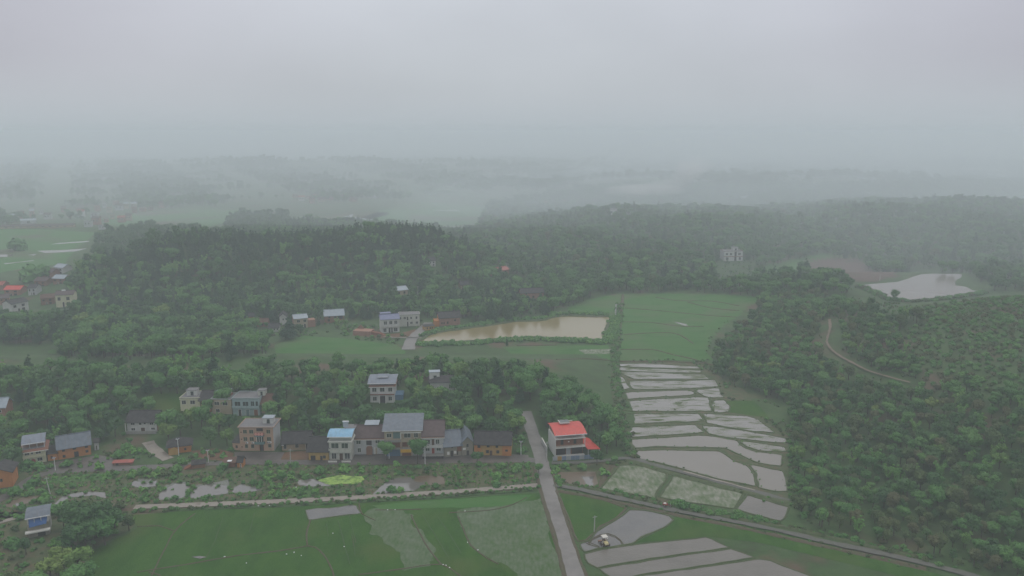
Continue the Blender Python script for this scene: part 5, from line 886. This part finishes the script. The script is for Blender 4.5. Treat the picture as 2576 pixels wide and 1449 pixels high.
SINGLE = [(1, (973, 1158), 1108, 'leafy street tree in front of the blue shutter of the shop house', 1.0), (1, (1050, 1167), 1100, 'tall leafy street tree right of the yellow shop sign', .85), (0, (1200, 1167), 1134, 'round dark bushy tree before the long orange and yellow mud house', 1.1),
          (2, (1142, 1112), 1042, 'yellowish green tree behind the tall narrow grey white house', 1.0), (6, (1312, 1130), 1092, 'bright green bushy tree behind the corner street lamp', 1.0), (3, (727, 853), 797, 'dark pointed conifer in the middle of the hamlet', 1.5), (0, (2249, 757), 727, 'lone dark tree standing on the reservoir bank', 1.0),
          (2, (482, 1078), 1022, 'yellow green tree hiding the foot of the cream house', .9), (1, (508, 1082), 1018, 'dark leaved tree below the orange earth house on the slope', .9), (2, (552, 1094), 1042, 'spreading yellow green tree below the grey two storey house', 1.0), (0, (577, 1092), 1040, 'dark tree just left of the pale blue tiled house', .9),
          (2, (425, 1112), 1060, 'yellow green tree right of the white house with dark roof', .9), (0, (455, 1098), 1045, 'dark tree between the white house and the cream house', 1.0), (0, (530, 1122), 1072, 'dark tree above the brown earth slope left of guesthouse', 1.0), (2, (572, 1122), 1078, 'yellow tinged tree close to the left corner of guesthouse', .9), (1, (622, 1072), 1046, 'small round tree under the pale blue tiled house', 1.0),
          (2, (1092, 1024), 966, 'yellow green tree hiding the left half of the white hillside house', .9), (1, (1118, 1020), 975, 'green tree hiding the middle of the white hillside house', .7), (0, (1010, 1046), 1006, 'dark bushy tree at the right foot of the white villa', 1.0),
          (2, (1060, 1030), 972, 'olive tree between the white villa and the half hidden house', .9), (9, (45, 630), 600, 'round dark leafy clump alone on the left plain', 1.0), (5, (452, 640), 566, 'tall crooked tree on the misty left skyline of the ridge', .8), (5, (384, 640), 573, 'tall dark tree at the left end of ridge skyline', .8), (5, (494, 640), 569, 'thin leaning tree right of the tall crooked skyline tree', .5),
          (9, (78, 706), 666, 'dark round leafy clump above the left hamlet', 1.0), (9, (112, 698), 666, 'dark leafy clump right of the round one above the left hamlet', 1.0), (1, (710, 1215), 1188, 'small round tree among the village ponds', 1.1), (0, (1075, 1190), 1172, 'low dark bushy tree by the muddy village pond', 1.2),
          (4, (1155, 1218), 1172, 'bamboo like green thicket by the brown village pond', .7), (4, (1140, 1210), 1178, 'small bamboo thicket left of the brown pond reeds', .6), (1, (1355, 1190), 1166, 'bushy green tree at the left road edge by the junction', 1.1), (6, (1350, 1216), 1188, 'green bushy tree where the canal path meets the road', .8),
          (0, (1502, 1170), 1130, 'dark tree right of the sheet metal fence', 1.0), (1, (1545, 1166), 1148, 'low round tree on the bank near the dirt track corner', 1.3), (3, (1275, 872), 848, 'thin dark conifer on the lower fish pond bank', .6), (0, (66, 1395), 1352, 'dark bushy tree below the blue tarpaulin house', 1.0)]
for k_, b_, t_, lab_, w_ in SINGLE: plant_px(k_, b_, t_, lab_, w_)
for (b_, t_, w_, k_) in [((190, 1345), 1262, 1.1, 0), ((240, 1352), 1262, 1.1, 0), ((290, 1340), 1275, 1.1, 0), ((215, 1380), 1310, 1.2, 0), ((160, 1330), 1275, 1.0, 5), ((265, 1372), 1305, 1.1, 1), ((325, 1335), 1295, 1.0, 8), ((180, 1385), 1325, 1.2, 0), ((225, 1325), 1256, 1.0, 8)]:
    plant_px(k_, b_, t_, 'dark tree of the big clump beside the blue tarpaulin house', w_, 'big dark tree clump at the lower left')
for (b_, t_, w_, k_) in [((160, 1435), 1372, 1.1, 2), ((200, 1440), 1375, 1.1, 2), ((130, 1465), 1402, 1.1, 2), ((190, 1490), 1425, 1.2, 1), ((90, 1490), 1435, 1.2, 1), ((30, 1500), 1440, 1.2, 8), ((220, 1480), 1420, 1.1, 1)]:
    plant_px(k_, b_, t_, 'bright yellow green tree at the bottom left corner', w_, 'bright trees at the bottom left corner')

REG = [  # outline of the tree feet in the photograph, spacing, kinds with weights, height factor, label, group
    ([(-500, 955), (150, 935), (640, 948), (980, 932), (1250, 928), (1350, 938), (1480, 1008), (1530, 1040), (1560, 1110), (1582, 1150), (1508, 1150), (1500, 1120), (1385, 1095), (1362, 1125), (1350, 1085), (1340, 1045), (1318, 1035), (1332, 1100), (1300, 1118), (1290, 1100), (1190, 1110), (1120, 1108), (830, 1108), (700, 1100), (600, 1062), (440, 1075), (410, 1130), (250, 1128), (120, 1128), (20, 1200), (-500, 1240)],
     5.2, [(0, 36), (1, 26), (2, 5), (4, 13), (3, 6), (5, 12), (6, 8)], .80, 'wood'),
    ([(-500, 815), (200, 808), (620, 812), (650, 858), (700, 878), (560, 912), (160, 905), (140, 872), (-500, 862)], 5.6, [(0, 34), (1, 22), (2, 4), (4, 14), (3, 16), (5, 10)], .85, 'mid'),
    ([(180, 740), (200, 672), (350, 640), (450, 600), (800, 560), (1190, 570), (1205, 640), (1250, 715), (1420, 745), (1425, 768), (1390, 795), (1330, 800), (1190, 815), (1175, 800), (1050, 800), (960, 800), (880, 812), (880, 840), (800, 822), (760, 842), (640, 840), (600, 806), (200, 806), (190, 780)],
     5.8, [(3, 38), (0, 24), (5, 12), (1, 12), (4, 10), (6, 4)], .88, 'ridge'),
    ([(1190, 600), (1215, 520), (1450, 480), (1700, 470), (2900, 460), (2900, 765), (2490, 730), (2440, 690), (2300, 680), (2140, 700), (2150, 745), (1900, 752), (1880, 742), (1700, 735), (1560, 735), (1425, 768), (1330, 745), (1220, 690)],
     6.6, [(0, 36), (1, 26), (5, 14), (6, 10), (3, 10), (8, 4)], .88, 'far'),
    ([(1893, 795), (1900, 755), (2140, 750), (2240, 768), (2330, 775), (2260, 860), (2330, 980), (2300, 1000), (2290, 960), (2180, 930), (2105, 885), (2098, 812), (2072, 812), (2068, 868), (2110, 905), (2170, 940), (2280, 972), (2700, 1010), (3100, 1100), (3100, 1650), (2560, 1500), (2420, 1440), (2200, 1368), (2070, 1340), (2000, 1290), (1995, 1030), (1950, 1008), (1850, 985), (1800, 935), (1782, 902)],
     4.3, [(0, 26), (1, 16), (8, 22), (2, 3), (5, 14), (6, 9), (4, 10)], .58, 'slope'),
    ([(2330, 775), (2500, 750), (3100, 740), (3100, 1100), (2700, 1010), (2330, 980), (2110, 900), (2100, 880), (2260, 860)], 3.6, [(10, 50), (9, 50)], .55, 'orchard'),
    ([(555, 582), (600, 548), (720, 545), (725, 585), (640, 588)], 9, [(0, 60), (5, 40)], 1.0, 'far'), ([(-600, 590), (20, 535), (120, 520), (300, 500), (1000, 462), (1500, 462), (1200, 500), (1000, 505), (760, 515), (560, 524), (380, 528), (240, 535), (190, 560), (40, 568), (-600, 572)], 11, [(0, 50), (5, 30), (1, 20)], 1.1, 'plain'),
    ([(-700, 520), (-700, 405), (3000, 405), (3000, 470), (1500, 475), (1000, 465), (300, 500)], 13, [(0, 60), (5, 40)], 1.35, 'plain'), ([(270, 590), (330, 575), (560, 588), (600, 600), (420, 620), (300, 640), (230, 650)], 9, [(0, 60), (5, 40)], 1.0, 'far')]
for q_ in ([(2150, 712), (2250, 757), (2490, 735), (2560, 790), (2250, 806), (2110, 770)], [(2066, 806), (2078, 868), (2105, 912), (2180, 944), (2310, 978), (2300, 998), (2170, 968), (2090, 932), (2052, 880)], [(1790, 660), (1900, 658), (1900, 720), (1790, 720)]):
    FOOT.append(([(-9999, -9999), (-9998, -9999), (-9998, -9998)], [tuple(gp(*p)[:2]) for p in q_]))
FP = [a for a, b in FOOT]; FR = [b for a, b in FOOT]
def line_dist(X, Y, L, w):
    """true where a point lies closer than w to the polyline"""
    r = np.zeros(X.shape, bool); P = np.array([(p.x, p.y) for p in L[::2]]+[(L[-1].x, L[-1].y)])
    bx0, by0 = P.min(0)-w; bx1, by1 = P.max(0)+w; near = (X > bx0) & (X < bx1) & (Y > by0) & (Y < by1); idx = np.where(near)[0]
    for i in range(0, len(idx), 4000):
        j = idx[i:i+4000]; d = (X[j, None]-P[None, :, 0])**2+(Y[j, None]-P[None, :, 1])**2; r[j] = d.min(1) < w*w
    return r
def scatter(step, x0, x1, y0, y1, g):
    X, Y = np.meshgrid(np.arange(x0, x1, step), np.arange(y0, y1, step)); X = X.ravel()+g.uniform(-.45, .45, X.size)*step; Y = Y.ravel()+g.uniform(-.45, .45, Y.size)*step; return X, Y
def keepout(X, Y, pad=0, road=3.2):
    bad = np.zeros(X.shape, bool)
    for a in AVOID+FP:
        A = np.array(a); m = (X > A[:, 0].min()-1) & (X < A[:, 0].max()+1) & (Y > A[:, 1].min()-1) & (Y < A[:, 1].max()+1)
        if m.any(): k = np.where(m)[0]; bad[k] |= inpoly(X[k], Y[k], a)
    for L, w in ROADS: bad |= line_dist(X, Y, L, w/2+road)
    return bad
allT = []
for ri, (poly, step, kinds, hf, lab) in enumerate(REG):
    g = np.random.default_rng(100+ri); W_ = [gp(x, y) for x, y in poly]
    x0, x1 = min(p.x for p in W_)-60, max(p.x for p in W_)+60; y0, y1 = min(p.y for p in W_)-60, max(p.y for p in W_)+60; y1 = min(y1, 4200); x0 = max(x0, -2600); x1 = min(x1, 2800)
    X, Y = scatter(step, x0, x1, y0, y1, g); Zt = terrain(X, Y); PX, PY = proj(X, Y, Zt)
    jit = 7*np.sin(X*.11)+6*np.cos(Y*.13); k = inpoly(PX+jit*.6, PY+jit*.4, poly) & (PX > -330) & (PX < 2906); X, Y, Zt = X[k], Y[k], Zt[k]
    if lab == 'plain': k = (vnoise(X, Y, 75, 3)*.6+vnoise(X, Y, 23, 8)*.4+.05*g.random(len(X))) > .56; X, Y, Zt = X[k], Y[k], Zt[k]
    k = ~keepout(X, Y); X, Y, Zt = X[k], Y[k], Zt[k]
    low = np.zeros(X.shape, bool)
    for a in FR: low |= inpoly(X, Y, a)
    kk = np.array([q[0] for q in kinds]); ww = np.array([q[1] for q in kinds], float); ww /= ww.sum(); K = g.choice(kk, len(X), p=ww)
    # stands: bamboo and firs gather in patches
    st = vnoise(X, Y, 17, ri+3); K = np.where((st > .72) & (lab in ('wood', 'mid', 'ridge')), np.where(st > .80, 4, 1), K)
    if lab == 'wood': q = (X > -30) & (X < 45) & (Y > 330) & (g.random(len(X)) < .30); K = np.where(q, 7, K)
    if lab == 'slope': K = np.where((vnoise(X, Y, 26, 9) > .66) & (g.random(len(X)) < .5), 8, K); K = np.where((vnoise(X, Y, 21, 12) < .30) & (g.random(len(X)) < .5), 1, K)
    if lab == 'ridge': K = np.where((Zt > 19) & (g.random(len(X)) < .7), 3, K)
    SC = hf*np.clip(g.normal(1, .24, len(X)), .5, 1.6)*(1+.3*(vnoise(X, Y, 30, ri)-.5)); SC = np.where(K == 3, SC*.92, SC)
    bush = K >= 9; SC = np.where(bush, g.uniform(1.0, 1.9, len(X)), SC); SC = np.where(low & ~bush, SC*.3, SC)
    for i in range(len(X)): allT.append((X[i], Y[i], Zt[i], int(K[i]), SC[i], lab, low[i]))
print('trees', len(allT))
# the trees that show largest are things of their own
ADJ = {0: 'dark green round tree', 1: 'mid green round tree', 2: 'yellow green round tree', 3: 'dark pointed fir', 4: 'pale feathery bamboo clump', 5: 'dark green upright tree', 6: 'mid green upright tree', 7: 'reddish brown fir', 8: 'olive brown round tree'}
MARKS = [(88, 1150, 'cream tiled house'), (188, 1135, 'orange farmhouse'), (358, 1065, 'white house with the brick gable'), (450, 1128, 'ruined mud hut'), (480, 1010, 'cream hillside house'), (560, 1015, 'grey askew towered house'), (620, 1018, 'pale blue tiled house'), (675, 1015, 'rusty roofed farmhouse'), (650, 1090, 'guesthouse'), (745, 1110, 'low tan row house'), (800, 1125, 'yellow mud house'), (857, 1110, 'blue roofed house'), (930, 1095, 'brown roofed green house'), (1010, 1070, 'shop house'), (1090, 1080, 'tall narrow house'), (1150, 1105, 'slate roofed house'), (1240, 1110, 'long orange yellow house'), (962, 985, 'white villa'), (1112, 975, 'half hidden white house'), (1425, 1090, 'red roofed building'), (1332, 1060, 'upper end of the road'), (1550, 1000, 'ditch hedge'), (0, 1040, 'pinkish edge house'),
         (1770, 905, 'top of the flooded terraces'), (1850, 970, 'brown marshy strip'), (1975, 1040, 'middle of the terraces edge'), (1985, 1180, 'lowest flooded terraces'), (1980, 1290, 'muddy corner field'), (2150, 1370, 'gravel track'), (2400, 1430, 'far end of gravel track'), (2090, 860, 'dirt road bend'), (2250, 960, 'low end of dirt road'), (2300, 1100, 'middle of the right slope'), (2500, 1100, 'right picture edge'), (2480, 1300, 'bottom right corner'), (2150, 1150, 'foot of the right slope'), (2250, 1270, 'lower right slope hollow'), (620, 880, 'left end of the middle meadow'), (850, 905, 'middle meadow'), (1150, 890, 'fish pond bank'), (70, 890, 'left meadow'), (300, 860, 'middle wood'), (250, 960, 'deep wood on the left'), (430, 950, 'wood above the brick gabled house')]
def where(px, py):
    x, y, nm = min(MARKS, key=lambda m: (m[0]-px)**2+((m[1]-py)*1.4)**2); dx, dy = px-x, (py-y)*1.4
    if math.hypot(dx, dy) < 26: return 'close to the '+nm
    return ('behind the ' if dy < 0 else 'in front of the ')+nm if abs(dy) > abs(dx) else ('left of the ' if dx < 0 else 'right of the ')+nm
vis = []
for i, t in enumerate(allT):
    px, py = proj(t[0], t[1], t[2]+6*t[4])
    if t[3] < 9 and t[5] in ('wood', 'mid', 'slope') and not t[6] and -10 < px < 2586 and py < 1455: vis.append((math.sqrt(t[0]**2+t[1]**2+110**2)/(t[4]*(.7 if t[3] in (3, 7) else 1)), i))
vis.sort(); chosen = set(i for _, i in vis[:235])
for i in sorted(chosen):
    x, y, z, k_, s_, lab, _ = allT[i]; px, py = proj(x, y, z+4*s_); w_ = where(px, py)
    plant(k_, (x, y, z), float(s_), ADJ[k_]+' '+w_, 'trees '+w_)
# ---- everything smaller is one mass of woodland and one of undergrowth
def mass(name, T, label):
    me = bpy.data.meshes.new(name); me.vertices.add(len(T)); me.vertices.foreach_set('co', np.array([t[:3] for t in T], np.float32).ravel())
    g = np.random.default_rng(3)
    a = me.attributes.new('size', 'FLOAT', 'POINT'); a.data.foreach_set('value', np.array([t[4] for t in T], np.float32))
    a = me.attributes.new('turn', 'FLOAT', 'POINT'); a.data.foreach_set('value', g.uniform(0, 6.28, len(T)).astype(np.float32))
    a = me.attributes.new('sort', 'INT', 'POINT'); a.data.foreach_set('value', np.array([t[3] for t in T], np.int32))
    o = bpy.data.objects.new(name, me); COL.objects.link(o); tag(o, label, kind='stuff')
    ng = bpy.data.node_groups.new(name, 'GeometryNodeTree'); ng.interface.new_socket('Geometry', in_out='INPUT', socket_type='NodeSocketGeometry'); ng.interface.new_socket('Geometry', in_out='OUTPUT', socket_type='NodeSocketGeometry')
    n, l = ng.nodes, ng.links; gi = n.new('NodeGroupInput'); go = n.new('NodeGroupOutput'); jn = n.new('GeometryNodeJoinGeometry'); l.new(jn.outputs[0], go.inputs[0])
    def attr(nm, ty):
        q = n.new('GeometryNodeInputNamedAttribute'); q.data_type = ty; q.inputs[0].default_value = nm; return q.outputs[0]
    sz, tn, so_ = attr('size', 'FLOAT'), attr('turn', 'FLOAT'), attr('sort', 'INT'); cx = n.new('ShaderNodeCombineXYZ'); l.new(tn, cx.inputs[2])
    for k in sorted(set(t[3] for t in T)):
        if k not in PROTO: continue
        cmp_ = n.new('FunctionNodeCompare'); cmp_.data_type = 'INT'; cmp_.operation = 'EQUAL'; l.new(so_, cmp_.inputs[2]); cmp_.inputs[3].default_value = k
        for src in PROTO[k].children:
            if src.name.startswith(('trunk', 'stems')) and name == 'undergrowth': continue
            oi = n.new('GeometryNodeObjectInfo'); oi.transform_space = 'ORIGINAL'; oi.inputs[0].default_value = src; oi.inputs['As Instance'].default_value = True
            ip = n.new('GeometryNodeInstanceOnPoints'); l.new(gi.outputs[0], ip.inputs['Points']); l.new(cmp_.outputs[0], ip.inputs['Selection']); l.new(oi.outputs['Geometry'], ip.inputs['Instance'])
            l.new(cx.outputs[0], ip.inputs['Rotation']); l.new(sz, ip.inputs['Scale']); l.new(ip.outputs[0], jn.inputs[0])
    md = o.modifiers.new('plants', 'NODES'); md.node_group = ng; return o
# individual bushes by the ponds, then the undergrowth
random.seed(9)
for i, (x, y, s_, k_) in enumerate([(560, 1180, 2.2, 9), (520, 1212, 1.9, 11), (446, 1186, 2.4, 9), (420, 1196, 2.0, 10), (366, 1190, 2.2, 9), (330, 1200, 2, 11), (668, 1200, 2.2, 9), (805, 1190, 2.4, 9), (862, 1186, 2.0, 11), (1010, 1188, 2.0, 10), (1250, 1200, 2.2, 11), (1262, 1178, 2.0, 9), (1300, 1182, 2.2, 9), (1250, 1225, 1.6, 9), (985, 1238, 2.0, 9), (1005, 1236, 1.8, 11), (905, 1240, 1.8, 9), (700, 1250, 1.7, 9), (80, 1225, 2.6, 9), (40, 1245, 2.6, 9), (110, 1262, 2.3, 11), (95, 1180, 2.4, 9), (66, 1176, 2.6, 9), (255, 1180, 2.2, 11), (170, 1172, 2.0, 9), (1420, 1176, 1.8, 9), (1465, 1180, 2.0, 9), (1525, 1195, 2.2, 11), (1706, 1272, 2.2, 9), (1720, 1278, 2.0, 9), (300, 1280, 2.4, 10), (135, 1290, 2.5, 9), (30, 1375, 2.6, 9), (345, 1140, 2.3, 11), (300, 1150, 2.6, 9), (320, 1132, 2.5, 9), (460, 1168, 2.0, 9), (505, 1165, 1.8, 9)]):
    wh = 'left of the village by the lane' if x < 400 else 'between the village ponds and the lane' if x < 1340 else 'beside the tracks right of the road'
    plant(k_, gp(x, y), s_, ['low green', '', 'pale green'][k_-9]+' bush '+wh if k_ != 10 else 'brownish bush '+wh, 'bushes '+wh)
UG = []
def thicket(poly, step, kinds, lo, hi, seed, keep=1.0, road=.4):
    g = np.random.default_rng(seed); W_ = [gp(x, y) for x, y in poly]; X, Y = scatter(step, min(p.x for p in W_), max(p.x for p in W_), min(p.y for p in W_), max(p.y for p in W_), g)
    Zt = terrain(X, Y); PX, PY = proj(X, Y, Zt); k = inpoly(PX, PY, poly) & (vnoise(X, Y, 9, seed)+.25*g.random(len(X)) < keep+.1*g.random(len(X))); X, Y, Zt = X[k], Y[k], Zt[k]; k = ~keepout(X, Y, 0, road)
    for x, y, z in zip(X[k], Y[k], Zt[k]): UG.append((x, y, z-.05, int(g.choice(kinds)), float(g.uniform(lo, hi)), '', False))
def hedge(px, w, step, kinds, lo, hi, seed, n=2):
    g = np.random.default_rng(seed); L = smooth_line([gp(*p) for p in px], step)
    for p in L:
        for _ in range(n):
            x, y = p.x+g.normal()*w*.35, p.y+g.normal()*w*.35; UG.append((x, y, TZ(x, y)-.05, int(g.choice(kinds)), float(g.uniform(lo, hi)), '', False))
thicket([(-100, 1178), (300, 1182), (700, 1167), (1330, 1162), (1348, 1215), (900, 1246), (345, 1270), (-100, 1320)], 2.4, [9, 9, 11, 10, 10], .35, 1.0, 41, .78)
thicket([(-100, 1178), (300, 1182), (700, 1167), (1330, 1162), (1348, 1215), (900, 1246), (345, 1270), (-100, 1320)], 4.2, [9, 9, 11], .9, 1.7, 42, .6)
thicket([(-300, 1290), (345, 1287), (355, 1305), (235, 1378), (190, 1460), (120, 1600), (-300, 1600)], 3.0, [9, 9, 10, 11], .5, 1.5, 43, .85)
thicket([(100, 1128), (420, 1130), (590, 1130), (600, 1160), (330, 1172), (100, 1180), (30, 1190)], 2.8, [9, 9, 10, 11], .5, 1.5, 44, .75)
thicket([(1392, 1172), (1590, 1160), (1540, 1205), (1512, 1235), (1400, 1224)], 2.4, [9, 11, 10], .35, 1.1, 45, .62)
thicket([(620, 1050), (1330, 1050), (1330, 1140), (700, 1130)], 3.0, [9, 9, 11], .7, 1.8, 46, .9)
thicket([(1975, 1255), (2070, 1330), (2400, 1420), (2600, 1460), (2600, 1400), (2300, 1380), (2060, 1330)], 3.0, [10, 10, 9], .5, 1.5, 47, .95)
thicket([(640, 845), (700, 840), (1050, 800), (1190, 815), (1050, 860), (1040, 880), (900, 860)], 4, [9, 11, 10], .7, 1.8, 48, .6, 1)
thicket([(1560, 905), (1770, 905), (1840, 965), (1960, 1015), (1995, 1060), (1990, 1250), (1975, 1100), (1900, 1040), (1820, 1000), (1760, 930)], 2.6, [10, 9, 10], .4, 1.2, 49, .7)
thicket([(1985, 1010), (2010, 1030), (2015, 1280), (2080, 1345), (2420, 1440), (2400, 1425), (2060, 1335), (1985, 1270)], 2.2, [9, 10, 9], .5, 1.6, 71, 1)
thicket([(1560, 750), (1900, 750), (1790, 850), (1785, 915), (1850, 975), (1830, 960), (1765, 900), (1770, 870)], 4, [9, 10], .4, 1.0, 72, .9)
hedge([(345, 1284), (500, 1277), (700, 1269), (900, 1259), (1100, 1247), (1250, 1236), (1350, 1229)], 2.0, 1.5, [9, 9, 10], .4, 1.0, 51)
hedge([(345, 1270), (500, 1264), (700, 1256), (900, 1246), (1100, 1235), (1340, 1217)], 1.6, 2.2, [9, 10, 11], .3, .9, 52, 1)
hedge([(1060, 868), (1120, 868), (1200, 864), (1330, 855), (1430, 859), (1515, 862), (1530, 862), (1542, 830), (1548, 798)], 4.0, 1.6, [9, 9, 11], 1.2, 2.3, 53, 3)
hedge([(1070, 845), (1130, 829), (1200, 819), (1290, 806), (1375, 801), (1400, 792), (1440, 790), (1530, 793)], 4.0, 2.0, [9, 9, 11], 1.0, 2.4, 54, 2)
hedge([(1558, 765), (1556, 800), (1552, 850), (1549, 900), (1549, 950), (1552, 1000), (1562, 1050), (1574, 1100), (1588, 1150)], 3.6, 1.5, [9, 9, 10], .7, 1.6, 55, 2)
for o_ in [o for o in S.objects if o.name.startswith('pond_water') and len(o.data.vertices) < 120]:
    g_ = np.random.default_rng(77)
    for v in list(o_.data.vertices)[::2]:
        UG.append((v.co.x+g_.normal()*.5, v.co.y+g_.normal()*.5, 0, int(g_.choice([9, 10, 11])), float(g_.uniform(.3, .9)), '', False))
thicket([(-100, 1178), (300, 1182), (700, 1167), (1330, 1162), (1348, 1215), (900, 1246), (345, 1270), (-100, 1320)], 1.7, [9, 11, 9], .2, .5, 70, .95)
hedge([(1358, 1180), (1368, 1215), (1380, 1260)], 1.2, 1.6, [9, 11], .4, .9, 56, 1)
hedge([(1398, 1178), (1408, 1222)], 2.5, 1.3, [9, 11], .6, 1.3, 57, 2)
hedge([(1400, 1232), (1500, 1249), (1580, 1267), (1650, 1282), (1740, 1302), (1850, 1323), (2080, 1374), (2330, 1430)], 2.2, 1.8, [9, 10, 10], .3, .8, 58, 1)
hedge([(1405, 1217), (1500, 1231), (1600, 1251), (1740, 1280), (1850, 1300), (1950, 1318), (2080, 1346), (2330, 1400)], 2.6, 1.5, [9, 9, 10], .4, 1.1, 59, 2)
hedge([(1720, 1276), (1800, 1290), (1900, 1310)], 3, 1.3, [9, 9], .8, 1.5, 60, 2)
hedge([(1590, 1164), (1700, 1196), (1800, 1222), (1900, 1248), (1990, 1270)], 2.8, 1.8, [9, 10, 10], .3, .8, 61, 1)
hedge([(2162, 722), (2200, 738), (2250, 757), (2330, 758), (2480, 738)], 5, 2.5, [9, 10], 1.2, 2.4, 62, 3)
for L_, m_ in PAD[5:]:
    q_ = z4(L_); hedge(q_+q_[:1], 1.0, 3.5, [9, 10, 11], .22, .5, 63, 1)
UA = np.array([u[:2] for u in UG]); ux, uy = UA[:, 0], UA[:, 1]; ubad = np.zeros(len(UG), bool)
for L, w in ROADS: ubad |= line_dist(ux, uy, L, w/2+.35)
for a in FP[:-3]: ubad |= inpoly(ux, uy, a)
UG = [u for u, b_ in zip(UG, ubad) if not b_]
mass('woodland', [t for i, t in enumerate(allT) if i not in chosen and t[3] < 9], 'dense mixed wood of broadleaf trees, firs and bamboo on the hills')
mass('undergrowth', UG+[t for t in allT if t[3] >= 9], 'low bushes and weeds along ponds, banks and tracks')
print('undergrowth', len(UG))

# ---- a thin smoke plume from a burning field far behind
sm = bpy.data.materials.new('smoke'); sm.use_nodes = True; sn = sm.node_tree.nodes; sn.clear(); so2 = sn.new('ShaderNodeOutputMaterial'); sv = sn.new('ShaderNodeVolumePrincipled'); sm.node_tree.links.new(sv.outputs[0], so2.inputs['Volume'])
sv.inputs['Color'].default_value = (.97, .98, 1, 1); sv.inputs['Density'].default_value = .009
SV, SF = ico(3)
def puff(i, px, py, dist, rx, rz, dens=None):
    d = ray(px, py); t = dist/d[1]; c = np.array([d[0]*t, dist, CZ+d[2]*t]); dd = SV*np.array([rx, rx*.8, rz]); nn = np.array([mnoise.noise(Vector(v*1.7)+Vector((i*7., 0, 0))) for v in SV])
    v = c+dd*(1+.45*nn)[:, None]; v[:, 2] = np.maximum(v[:, 2], -2); o = mesh_obj('smoke_puff', v.tolist(), SF, sm, smoke, smooth=True); return o
smoke = empty('smoke', (0, 0, 0)); tag(smoke, 'thin white smoke drifting up from a far field fire right of centre', 'smoke')
for i, (x_, y_, rx_, rz_) in enumerate([(1590, 478, 34, 8), (1640, 476, 36, 8), (1680, 470, 26, 9), (1704, 460, 18, 10), (1722, 446, 17, 11), (1738, 432, 20, 12), (1746, 418, 24, 13)]): puff(i, x_, y_, 1050, rx_, rz_)
# ---- things of one group that still read alike: tell them apart by where they stand
ORD = ['first', 'second', 'third', 'fourth', 'fifth', 'sixth', 'seventh', 'eighth', 'ninth', 'tenth', 'eleventh', 'twelfth', 'thirteenth', 'fourteenth', 'fifteenth', 'sixteenth', 'seventeenth', 'eighteenth', 'nineteenth', 'twentieth']
bpy.context.view_layer.update(); by = {}
for o in S.objects:
    if o.parent is None and 'label' in o.keys() and 'category' in o.keys(): by.setdefault(o['label'], []).append(o)
for lab, L in by.items():
    if len(L) < 2 or len(L) > 20 or len(lab.split()) > 11: continue
    L.sort(key=lambda o: proj(*o.location)[0])
    for i, o in enumerate(L): o['label'] = lab+', '+(('left', 'right')[i]+' one of the two' if len(L) == 2 else ORD[i]+' from the left')
# ================================================================ HAZE
hz = MB().box(-5400, 5400, -420, 7800, -3, 129).build('haze', None); hz['kind'] = 'stuff'
hz.data.materials.clear(); hm = bpy.data.materials.new('haze_air'); hm.use_nodes = True; hn = hm.node_tree.nodes; hn.clear()
ho = hn.new('ShaderNodeOutputMaterial'); hv = hn.new('ShaderNodeVolumePrincipled'); hm.node_tree.links.new(hv.outputs[0], ho.inputs['Volume'])
hv.inputs['Color'].default_value = (.86, .95, 1.0, 1); hv.inputs['Density'].default_value = .00047; hv.inputs['Anisotropy'].default_value = 0.0
hz.data.materials.append(hm)

# the cloud lies lower over the far plain and hangs on the right hills: banks of thicker mist with ragged fronts
mm_ = hm.copy(); mm_.name = 'mist_air'; mm_.node_tree.nodes['Principled Volume'].inputs['Density'].default_value = .00105
def bank(cx, cy, rx, ry, top, rag, mat, seed):
    fb = bmesh.new(); bmesh.ops.create_icosphere(fb, subdivisions=5, radius=1)
    for v in fb.verts:
        n_ = mnoise.noise(v.co*2.6+Vector((seed, 0, 0)))+.5*mnoise.noise(v.co*6+Vector((0, seed, 0))); k = 1+rag*n_
        v.co = Vector((cx+v.co.x*rx*(k if rx < 2000 else 1), cy+v.co.y*ry*k, v.co.z*top*(1+.5*rag*min(0, n_)) if v.co.z > 0 else -2.2-.1*seed))
    me = bpy.data.meshes.new('mist_bank'); fb.to_mesh(me); fb.free(); me.polygons.foreach_set('use_smooth', [True]*len(me.polygons)); me.materials.append(mat)
    o = bpy.data.objects.new('mist_bank', me); COL.objects.link(o); o['kind'] = 'stuff'
bank(0, 4000, 5200, 3100, 122, .10, mm_, 1)
m3 = mm_.copy(); m3.node_tree.nodes['Principled Volume'].inputs['Density'].default_value = .0011
bank(470, 960, 640, 450, 121, .22, m3, 2)
